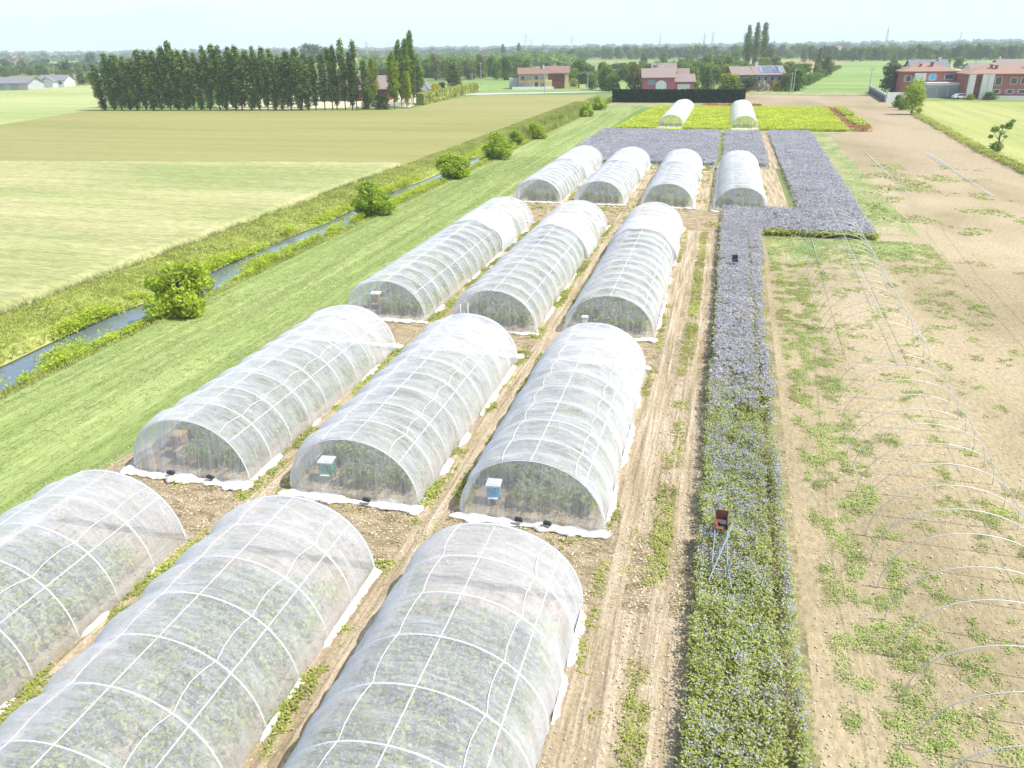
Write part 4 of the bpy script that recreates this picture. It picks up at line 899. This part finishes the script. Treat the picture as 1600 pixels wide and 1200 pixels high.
wood('wooded_strip', -40, 480, 650, 800, 8, 5000, 'wooded strip behind the poplars and left farm', 2.)
wood('wooded_strip', 560, 900, 620, 900, 8, 9000, 'wooded strip right of the barn poplars', 2.)

# ------------------------------------------------------------------ hedges
def hedge(p0, p1, wd, hh, mat, lb, dens=60, ls=.16, name='hedge'):
    p0 = np.array(p0[:2]); p1 = np.array(p1[:2]); L = np.linalg.norm(p1-p0); t = (p1-p0)/L; nn = np.array([-t[1], t[0]]); n = int((L*(wd+2*hh))*dens)
    s_ = rng.random(n)*L; f = rng.random(n)*(wd+2*hh); off = np.where(f < hh, -wd/2, np.where(f < hh+wd, f-hh-wd/2, wd/2)); z = np.where(f < hh, f, np.where(f < hh+wd, hh, f-hh-wd))
    nr = np.where((f < hh)[:, None], np.append(-nn, 0)[None], np.where((f < hh+wd)[:, None], np.array([[0, 0, 1.]]), np.append(nn, 0)[None]))
    C = np.column_stack([p0[None]+t[None]*s_[:, None]+nn[None]*off[:, None], z])+rng.normal(size=(n, 3))*.05
    o = mobj(name, qmesh(name, leaves(C, nr+rng.normal(size=(n, 3))*.45, ls*(.6+.8*rng.random(n)), .7)), mat)
    core = MB(); a = math.atan2(t[1], t[0]); c_ = (p0+p1)/2
    core.box((c_[0], c_[1], hh*.48), (L-.3, wd*.8, hh*.94), a); k = core.build('hedge_core', mat)
    root = empty(name, (p0[0], p0[1], 0)); inv = Matrix.Translation((-p0[0], -p0[1], 0))
    for q, nm in ((o, 'foliage'), (k, 'branch_core')): q.name = nm; q.parent = root; q.matrix_parent_inverse = inv
    return tag(root, lb, 'hedge')
hedge(at(957, 160), at(1163, 161), 2., 3.2, M['hedge'], 'long dark clipped hedge in front of the pink house', 22, .28)
hedge(at(657, 164), at(743, 143), 2.2, 2.8, M['grassA'], 'light green clipped hedge running from the barn to the road', 14, .35)
tree_px('coneY', 1162, 158, 139, 7, 'small light green conical shrub at the right end of the dark hedge', 'shrub')
pr = []
for (a, b) in (((34.6, 100), (35.4, 127.5)), ((35.4, 127.5), (38.9, 190)), ((36.5, 60), (34.6, 100))):
    n = int(np.hypot(b[0]-a[0], b[1]-a[1])*22); f = rng.random(n); xy = np.column_stack([a[0]+(b[0]-a[0])*f, a[1]+(b[1]-a[1])*f])+rng.normal(size=(n, 2))*.45
    pr.append(plants(xy, .55, .16, 8, .12, 0, .1))
stuff('field_edge_growth', pr, [M['grassA'], M['grassA']], 'rough green growth along the ditch beside the ripe field on the right')

# ------------------------------------------------------------------ buildings
def window(root, x, y, z, w_, h_, side='front', sh=True, fm='white', gm='glass'):
    """x,y on the wall; front faces -y, side faces +x or -x"""
    d = .05
    if side == 'front':
        fr = MB().box((x, y-d, z), (w_+.2, .1, h_+.2)).build('window', M[fm], root); MB().box((x, y-d-.055, z), (w_, .03, h_)).build('pane', M[gm], fr)
        if w_ <= 1.3:
            for q in (-1, 1): MB().box((x+q*(w_*.5+.36), y-.04, z), (.46, .06, h_+.1)).build('shutter', M['shutter'], fr)
    else:
        s_ = 1 if side == 'right' else -1
        fr = MB().box((x+s_*d, y, z), (.1, w_+.2, h_+.2)).build('window', M[fm], root); MB().box((x+s_*(d+.055), y, z), (.03, w_, h_)).build('pane', M[gm], fr)
def gable(root, x0, x1, y0, y1, hw, hr, wallm, roofm, axis='x', over=.5, z0=0., thick=.22, name='roof'):
    """house block with ridge along axis"""
    wl = MB(); xm, ym = (x0+x1)/2, (y0+y1)/2
    if axis == 'x':
        n = 0; pts = [(x0, y0), (x1, y0), (x1, y1), (x0, y1)]
        v = [(x, y, z0) for x, y in pts]+[(x, y, z0+hw) for x, y in pts]+[(x0, ym, z0+hr-.05), (x1, ym, z0+hr-.05)]
        f = [(0, 1, 5, 4), (2, 3, 7, 6), (1, 2, 6, 9, 5), (3, 0, 4, 8, 7)]
        ov = over; k = (hr-hw)/((y1-y0)/2)
        a0, a1 = x0-ov, x1+ov; pr = [(y0-ov, z0+hw-k*ov), (ym, z0+hr), (y1+ov, z0+hw-k*ov)]
        rf = MB(); q = [(a, p[0], p[1]+dz) for a in (a0, a1) for p in pr for dz in (0, thick)]
        rf.v = q; rf.f = [(1, 3, 9, 7), (3, 5, 11, 9), (0, 6, 8, 2), (2, 8, 10, 4), (0, 1, 7, 6), (4, 10, 11, 5), (0, 2, 3, 1), (2, 4, 5, 3), (6, 7, 9, 8), (8, 9, 11, 10)]
    else:
        pts = [(x0, y0), (x1, y0), (x1, y1), (x0, y1)]
        v = [(x, y, z0) for x, y in pts]+[(x, y, z0+hw) for x, y in pts]+[(xm, y0, z0+hr-.05), (xm, y1, z0+hr-.05)]
        f = [(0, 1, 5, 8, 4), (2, 3, 7, 9, 6), (1, 2, 6, 5), (3, 0, 4, 7)]
        ov = over; k = (hr-hw)/((x1-x0)/2); a0, a1 = y0-ov, y1+ov; pr = [(x0-ov, z0+hw-k*ov), (xm, z0+hr), (x1+ov, z0+hw-k*ov)]
        rf = MB(); rf.v = [(p[0], a, p[1]+dz) for a in (a0, a1) for p in pr for dz in (0, thick)]
        rf.f = [(1, 3, 9, 7), (3, 5, 11, 9), (0, 6, 8, 2), (2, 8, 10, 4), (0, 1, 7, 6), (4, 10, 11, 5), (0, 2, 3, 1), (2, 4, 5, 3), (6, 7, 9, 8), (8, 9, 11, 10)]
    wl.v = v; wl.f = f; wl.build('wall', M[wallm], root); return rf.build(name, M[roofm], root)
def hip(root, x0, x1, y0, y1, hw, hr, wallm, roofm, over=.7, z0=0.):
    MB().box(((x0+x1)/2, (y0+y1)/2, z0+hw/2), (x1-x0, y1-y0, hw)).build('wall', M[wallm], root)
    a, b, c_, d = x0-over, x1+over, y0-over, y1+over; h = (d-c_)/2; m = MB()
    m.v = [(a, c_, z0+hw-.1), (b, c_, z0+hw-.1), (b, d, z0+hw-.1), (a, d, z0+hw-.1), (a+h, (c_+d)/2, z0+hr), (b-h, (c_+d)/2, z0+hr), (a, c_, z0+hw+.1), (b, c_, z0+hw+.1), (b, d, z0+hw+.1), (a, d, z0+hw+.1)]
    m.f = [(3, 2, 1, 0), (0, 1, 7, 6), (1, 2, 8, 7), (2, 3, 9, 8), (3, 0, 6, 9), (6, 7, 5, 4), (7, 8, 5), (8, 9, 4, 5), (9, 6, 4)]
    return m.build('roof', M[roofm], root)
def chimney(rf, x, y, z, s_=.6, h_=1.2, mt='roofT'): MB().box((x, y, z), (s_, s_, h_)).box((x, y, z+h_/2+.06), (s_+.2, s_+.2, .12)).build('chimney', M[mt], rf)
def house(name, px, py, lb, cat='house', rz=None):
    p = at(px, py); root = empty(name, (p[0], p[1], 0), ph if rz is None else rz); tag(root, lb, cat); return root, proj(p)[2]/F
# yellow farmhouse (front-left corner at 813,140)
hs, k = house('farmhouse', 811, 139.5, 'yellow farmhouse with brown tiled roof and attached red brown barn')
W1 = 43*k; W2 = 34*k
rf = gable(hs, 0, W1, 0, 8, 5.1, 6.9, 'cream', 'roofT'); chimney(rf, W1*.9, 3, 7.2, .6, 1.2, 'white')
rf = gable(hs, W1, W1+W2, .4, 9.5, 5.3, 7.3, 'cream', 'roofT')
MB().box((W1+W2*.45, .32, 2.5), (W2*.75, .12, 4.8)).build('barn_front', M['brownwood'], hs)
MB().box((W1+W2*.08, -1.2, 1.5), (W2*.3, 2.6, 3.0)).build('porch', M['cream'], hs)
for i in range(4):
    window(hs, W1*(.13+.25*i), 0, 3.8, .9, 1.2, gm='shutter' if i % 2 else 'glass', fm='cream')
    if i != 2: window(hs, W1*(.13+.25*i), 0, 1.5, .9, 1.2, fm='cream', gm='shutter')
dd = MB().box((W1*.63, -.06, 1.15), (1.1, .1, 2.3)).build('door', M['brownwood'], hs)
MB().box((W1*.2, -.35, 3.2), (2.6, .6, .12)).build('balcony', M['red'], hs)
MB().box((-1.8, 4, 1.8), (3.6, 5, 3.6)).build('side_shed', M['grey'], hs)
MB().box((W1*.5, -2.5, .45), (W1*1.5, .2, .9)).build('garden_wall', M['white'], hs)
MB().box((W1+W2+2.2, 3, 1.9), (4.2, 3, .2)).box((W1+W2+4, 3, .9), (.2, 3, 1.8)).build('lean_to', M['brownwood'], hs)
# pink house
hs, k = house('pink_house', 1004, 146, 'pink two storey house with pale brown roof and white arched window', rz=ph*.6)
W1 = 48*k; W2 = 31*k
rf = gable(hs, 0, W1, 0, 9, 4.8, 7.1, 'pink', 'roofB', over=.6); chimney(rf, W1*.62, 5, 7.4, .6, 1.1, 'white')
rf = gable(hs, W1*.35, W1+1, 9.8, 15, 6.4, 8.5, 'pink', 'roofB'); chimney(rf, W1*.5, 11, 8.6, .6, 1.1, 'grey')
gable(hs, W1+.02, W1+W2, 1.6, 9, 3.4, 5.3, 'pink', 'roofB', over=.5)
gable(hs, W1+2, W1+W2-1, 9.8, 14, 5, 6.8, 'pale', 'roofB', over=.4)
m = MB(); aw = 1.65; n_ = 12; pts = [(-aw, 0), (aw, 0)]+[(aw*math.cos(math.pi*i/n_), 1.6+1.35*math.sin(math.pi*i/n_)) for i in range(n_+1)]
m.v = [(W1*.58+x, -.12, .9+z) for x, z in pts]+[(W1*.58+x, -.02, .9+z) for x, z in pts]; q = len(pts); m.f = [tuple(range(q))]+[(i, (i+1) % q, q+(i+1) % q, q+i) for i in range(q)]
aw_ = m.build('arched_window', M['white'], hs)
for i in range(3): MB().box((W1*.58-1+i, -.14, 2.), (.06, .03, 2.6)).build('glazing_bar', M['grey'], aw_)
window(hs, W1*.27, 0, 3.3, 1.3, 1.5, fm='pink', gm='shutter')
gd = MB().box((W1+W2*.5, 1.52, 1.3), (W2*.62, .12, 2.6)).build('garage_door', M['pale'], hs)
MB().box((W1+W2*.88, 1.5, 1.2), (.12, .14, 2.4)).build('drainpipe', M['grey'], hs)
# red house with solar roof
hs, k = house('red_house', 1143, 142, 'long red house with solar panels on its roof behind blossoming shrubs')
W1 = 34*k; W2 = 46*k
rf = gable(hs, 0, W1, 0, 9, 4.9, 7.1, 'red', 'roofB'); rf = gable(hs, W1+.01, W1+W2, 0, 9, 4.9, 7.3, 'red', 'roofB'); chimney(rf, W1+1.5, 4.5, 7.8, .8, 1.2, 'white')
k2 = 2.4/4.5
for i in range(6):
    x = W1+W2*.30+i*(W2*.62/5.6); v = [(x-1, .5), (x+.95, .5), (x+.95, 3.9), (x-1, 3.9)]
    m = MB(); m.v = [(a, b, 4.9+k2*b+.24) for a, b in v]+[(a, b, 4.9+k2*b+.32) for a, b in v]; m.f = [(0, 3, 2, 1), (4, 5, 6, 7), (0, 1, 5, 4), (1, 2, 6, 5), (2, 3, 7, 6), (3, 0, 4, 7)]; m.build('solar_panel', M['solar'], rf)
for x in (.15, .38, .6, .84): window(hs, W1+W2*x, 0, 3.7, 1.1, 1.2)
for x in (.2, .7): window(hs, W1*x, 0, 3.7, 1.1, 1.2)
# orange roofed house
hs, k = house('orange_roofed_house', 1412, 153, 'red brick house with orange hipped roof and grey garage doors in front', rz=ph*.3)
W = 78*k
rf = hip(hs, 0, W*.98, 4, 15, 6.6, 8.7, 'red', 'roofO'); chimney(rf, W*.56, 7, 8.2, .7, 1.3); chimney(rf, W*.35, 7, 8.0, .5, .9)
rf = gable(hs, W*.25, W*.95, 10, 17, 7.3, 9.3, 'pale', 'roofG', axis='x'); chimney(rf, W*.82, 13, 9.4, .5, 1.1, 'white')
m = MB().box((W*.70, 2.2, 1.6), (W*.58, 3.6, 3.2)).build('garage', M['grey'], hs)
for i in range(3): MB().box((W*(.5+.2*i), .36, 1.3), (W*.16, .1, 2.4)).build('garage_door', M['shutter'], m)
MB().box((W*.70, 2.2, 3.55), (W*.60, 4., .7)).build('terrace', M['pale'], hs)
MB().box((W*.30, 3.2, 3.1), (W*.20, 1.5, 6.2)).build('stair_tower', M['pale'], hs)
window(hs, W*.55, 4, 5.2, 1.3, 1.5, fm='white', gm='blue'); window(hs, W*.86, 4, 5.3, 2.2, 1.2, fm='pale'); window(hs, W*.1, 4, 4.8, 1.2, 1.4)
# long red house
hs, k = house('long_red_house', 1507, 155, 'long red terraced house with hipped brown roof at the right edge', rz=ph*.3)
W = 120*k
rf = hip(hs, 0, W, 0, 12, 6.2, 8.2, 'red', 'roofO'); chimney(rf, W*.30, 3.5, 7.7, .6, 1.3); chimney(rf, W*.355, 3.2, 7.6, .6, 1.2); chimney(rf, W*.72, 4, 7.9, .6, 1.3)
MB().box((W*.10, -.10, 3.1), (W*.13, .2, 5.2)).build('loggia', M['brownwood'], hs)
for x in (.035, .19, .255): MB().box((W*x, -.5, 3.1), (1.5, .8, 6.0)).build('pillar', M['pale'], hs)
for x in (.36, .54, .66, .78, .9): window(hs, W*x, 0, 4.5, 1.4, 1.9 if x < .4 else 1.4)
for x in (.36, .52, .66, .8, .92): window(hs, W*x, 0, 1.9, 1.3, .9)
MB().box((W*.64, -1.2, .45), (W*.7, .2, .9)).build('garden_wall', M['pale'], hs)
hs, k = house('pale_roofed_house', 1520, 130, 'house with pale brown roofs behind the long red house', rz=ph*.3)
W = 100*k; rf = gable(hs, 0, W*.45, 4, 14, 4.6, 6.6, 'pale', 'roofB'); chimney(rf, 3, 9, 7., .5, 1.2, 'white'); rf = gable(hs, W*.45+.02, W, 6, 18, 5, 7.6, 'pale', 'roofB'); chimney(rf, W*.5, 12, 8., .5, 1.2, 'white')
window(hs, W*.2, 4, 4.4, 1.2, 1.3)
# barn behind the poplars
hs, k = house('barn', 500, 159, 'long low barn with pinkish roof and brown boards behind the poplars')
W = 108*k; gable(hs, 0, W, 0, 12, 3.4, 6.6, 'brownwood', 'roofB')
for i in range(5): MB().box((W*(.12+.19*i), -.08, 1.3), (2.2, .1, 2.6)).build('door', M['darkbox'], hs)
hs, k = house('white_gabled_shed', 653, 153, 'white gabled shed partly hidden by the tall poplars')
gable(hs, 0, 16*k, 0, 8, 2.8, 4.8, 'white', 'roofG', axis='y'); MB().box((8*k, -.06, 1.1), (1.2, .1, 2.2)).build('door', M['grey'], hs)
hs, k = house('long_shed', -60, 142, 'long white shed with grey roof at the left edge')
W = 105*k; gable(hs, 0, W, 0, 12, 2.6, 4.6, 'grey', 'roofG')
for i in range(4): MB().box((W*(.2+.2*i), -.06, 1.5), (3, .1, 2.6)).build('door', M['shutter'], hs)
hs, k = house('grey_roofed_house', 60, 136, 'white house with grey roof between trees on the left')
W = 42*k; gable(hs, 0, W, 0, 9, 2.6, 4.6, 'white', 'roofG'); gable(hs, W*.35, W*.75, -4, -.02, 2.5, 4.0, 'white', 'roofG', axis='y')
for x in (.15, .85): window(hs, W*x, 0, 1.5, 1.4, 1.1)
hs, k = house('cream_house', 25, 114, 'small yellowish house behind the long shed at left')
W = 14*k; gable(hs, 0, W, 0, 9, 6, 9, 'cream', 'roofT'); window(hs, W*.5, 0, 4, 1.4, 1.6)
# low concrete wall and yard by the right houses
hs = empty('concrete_wall', (*at(1358, 144)[:2], 0)); tag(hs, 'low concrete wall with dark open side running to the grey garage', 'wall')
b = at(1383, 160)-at(1358, 144); Lw = np.hypot(b[0], b[1]); aw = math.atan2(b[1], b[0])
MB().box((b[0]/2, b[1]/2, 1.7), (Lw, .4, .5), aw).box((b[0]/2, b[1]/2+.05, .75), (Lw-.2, .2, 1.4), aw).build('rail_wall', M['grey'], hs)
MB().box((b[0]/2-.15, b[1]/2, .7), (Lw*.9, .25, 1.1), aw).build('opening_shade', M['darkbox'], hs)  # solid dark block stands in for the shade inside the opening
MB().box((b[0]+4.5, b[1]+1, 1.2), (9, .3, 2.4), ph).build('front_wall', M['pale'], hs)
# parked car by the houses
p = at(1501, 155); car = empty('parked_car', (p[0], p[1], 0), ph); tag(car, 'white car parked between the two right hand houses', 'car')
m = MB().prism([(-2.1, .35), (2.1, .35), (2.15, .8), (1.3, .95), (.7, 1.45), (-1.2, 1.45), (-1.9, .95), (-2.15, .8)], -.85, .85).build('body', M['white'], car)
MB().prism([(1.15, .96), (.65, 1.38), (-1.1, 1.38), (-1.65, .96)], -.87, .87).build('window', M['glass'], car)
for x in (-1.3, 1.3):
    for y in (-.8, .8): MB().tube([(x, y-.1, .33), (x, y+.1, .33)], .33, 12).build('wheel', M['dark'], car)

# distant houses as specks
def speck(px, py, wpx, hm, wm, rm, lb):
    hs, k = house('distant_house', px, py, lb, 'house'); W = wpx*k; rf = gable(hs, 0, W, 0, min(W*.7, 40), hm, hm*1.5, wm, rm, over=.5)
    for i in range(3): MB().box((W*(.2+.3*i), -.1, hm*.5), (W*.1, .2, hm*.3)).build('window', M['glass'], hs)
for i, (px, py, w_, wm, rm) in enumerate([(20, 97, 14, 'pale', 'roofO'), (52, 95, 12, 'white', 'roofT'), (60, 93.5, 10, 'cream', 'roofO'), (95, 92, 14, 'pale', 'roofT'), (118, 92, 9, 'white', 'roofG'), (5, 91, 12, 'pale', 'roofT'), (35, 90, 9, 'white', 'roofT'), (78, 89.5, 10, 'pale', 'roofO'), (150, 90, 12, 'white', 'roofO'),
                                           (700, 83, 14, 'cream', 'roofO'), (762, 80, 8, 'white', 'roofG'), (1262, 79, 10, 'white', 'roofG'), (1300, 82, 14, 'pale', 'roofT'), (1370, 63.8+9, 20, 'grey', 'roofG'), (1540, 71.5, 16, 'pale', 'roofO'), (1590, 70, 14, 'cream', 'roofO'), (1490, 72.5, 22, 'pale', 'roofT'), (850, 88, 5, 'white', 'roofG'), (1218, 83, 12, 'pale', 'roofB')]):
    speck(px, py, w_, 6, wm, rm, 'distant %s house with %s roof, %s' % ({'pale': 'pale', 'white': 'white', 'cream': 'cream', 'grey': 'grey'}[wm], {'roofO': 'orange', 'roofT': 'brown', 'roofG': 'grey', 'roofB': 'tan'}[rm],
        ['in the town at far left, lowest', 'in the left town, nearest the trees', 'in the left town between two others', 'left of the round grey tree', 'beside the round grey tree', 'at the far left edge', 'on the left under the hills', 'on the left under the hills, wider', 'just left of the poplar tops', 'above the green belt', 'left of the far columnar pair', 'right of the three poplars', 'in front of the hazy trees', 'on the horizon below a mast', 'above the tree belt at right', 'at the right edge of the horizon', 'right behind the tree belt', 'tiny behind the yellow farmhouse', 'behind the solar roofed house'][i]))

# ------------------------------------------------------------------ poles and pylons
def pole(px, base, top, lb, mt='grey', rad=.14):
    p = at(px, base); hh = hgt(p, top); root = empty('utility_pole', (p[0], p[1], 0)); tag(root, lb, 'pole')
    MB().tube([(0, 0, 0), (0, 0, hh)], [rad, rad*.6], 7).build('shaft', M[mt], root)
    MB().box((0, 0, hh-.5), (1.4, .1, .12), ph).build('crossarm', M['grey'], root)
    for s_ in (-.6, 0, .6): MB().tube([(s_*math.cos(ph), s_*math.sin(ph), hh-.44), (s_*math.cos(ph), s_*math.sin(ph), hh-.15)], .05, 5).build('insulator', M['dark'], root)
    return (p[0], p[1], hh-.2)
tp = {}
for px, b, t_, lb in [(765, 146, 120, 'short pale pole by the road left of the yellow farmhouse'), (752, 135, 97, 'tall thin pole in the field left of the yellow farmhouse'), (738, 138, 114, 'thin pole at the road corner'), (851, 148, 106, 'pole in front of the yellow farmhouse'), (918, 143, 112, 'pole right of the yellow farmhouse'), (940, 142, 108, 'pole between the green trees'),
                      (1235, 145, 112, 'pale concrete pole right of the red house'), (1239, 144, 106, 'taller pole just behind the pale concrete pole'), (1357, 146, 106, 'thin dark pole at the low concrete wall')]:
    tp[px] = pole(px, b, t_, lb)
def cable(a, b, lb):
    n = 14; pts = [(a[0]+(b[0]-a[0])*i/n, a[1]+(b[1]-a[1])*i/n, a[2]+(b[2]-a[2])*i/n-1.2*math.sin(math.pi*i/n)) for i in range(n+1)]
    tag(MB().tube(pts, .025, 4).build('overhead_cable', M['dark']), lb, 'cable')
cable(tp[851], tp[918], 'overhead cable from the farmhouse pole to the next pole'); cable(tp[918], tp[940], 'overhead cable between the two poles by the green trees')
def pylon(px, top, dist, lb):
    hor = 72-(px-800)*ROLL; d = fw*F+rv*(px-800)+uv*(600-hor); d[2] = 0; d /= np.linalg.norm(d); p = d*dist; hh = hgt(p, top); root = empty('power_pylon', (p[0], p[1], 0), ph); tag(root, lb, 'pylon')
    m = MB(); w_ = hh*.09
    for sx_ in (-1, 1):
        for sy in (-1, 1): m.tube([(sx_*w_, sy*w_, 0), (sx_*w_*.3, sy*w_*.3, hh*.6), (0, 0, hh)], .22, 4)
    for i in range(6):
        z0, z1 = hh*.1*i, hh*.1*(i+1); a, b_ = w_*(1-.7*z0/(hh*.6)), w_*(1-.7*z1/(hh*.6)); s_ = 1 if i % 2 else -1
        m.tube([(-a*s_, -a, z0), (b_*s_, -b_, z1)], .14, 4); m.tube([(-a*s_, a, z0), (b_*s_, b_, z1)], .14, 4)
    m.build('lattice_mast', M['steel'], root)
    for z, L in ((.68, .16), (.8, .2), (.9, .13)): MB().tube([(-hh*L, 0, hh*z), (hh*L, 0, hh*z)], .2, 4).build('cross_arm', M['steel'], root)
for px, t_, d, lb in [(573, 64, 1500, 'lattice power pylon above the barn poplars'), (821, 52, 1500, 'lattice power pylon above the far columnar trees'), (830, 60, 2000, 'smaller pylon right of the taller one'), (893, 55, 1900, 'faint pylon above the yellow farmhouse trees'), (1031, 52, 1900, 'faint pylon above the pink house'), (1100, 50, 1600, 'pylon left of the three poplars, shorter of two'), (1113, 48, 1600, 'pylon nearest the three poplars'), (1385, 42, 1500, 'tall lattice pylon above the right hand belt'), (1500, 47, 1900, 'faint pylon above the orange roofed house')]: pylon(px, t_, d, lb)

# ------------------------------------------------------------------ haze: one closed box of even air
m = MB().box((0, 1500, 239), (24000, 24000, 481)).build('haze', M['dark']); m.data.materials.clear()
hm = bpy.data.materials.new('haze'); hm.use_nodes = True; t = hm.node_tree; t.nodes.remove(t.nodes['Principled BSDF'])
pv = t.nodes.new('ShaderNodeVolumePrincipled'); pv.inputs['Density'].default_value = HAZE; pv.inputs['Color'].default_value = (.81, .875, 1., 1)
t.links.new(pv.outputs[0], t.nodes['Material Output'].inputs['Volume']); m.data.materials.append(hm); tag(m, 'pale haze in the air over the plain', 'haze', None, 'stuff')

# objects whose source prototype was never placed are removed
for k_, o in PROTO.items():
    for q in ('h', 'w', '_src'): pass
for o in bpy.data.objects:
    for q in ('h', 'w', '_src'):
        if q in o: del o[q]
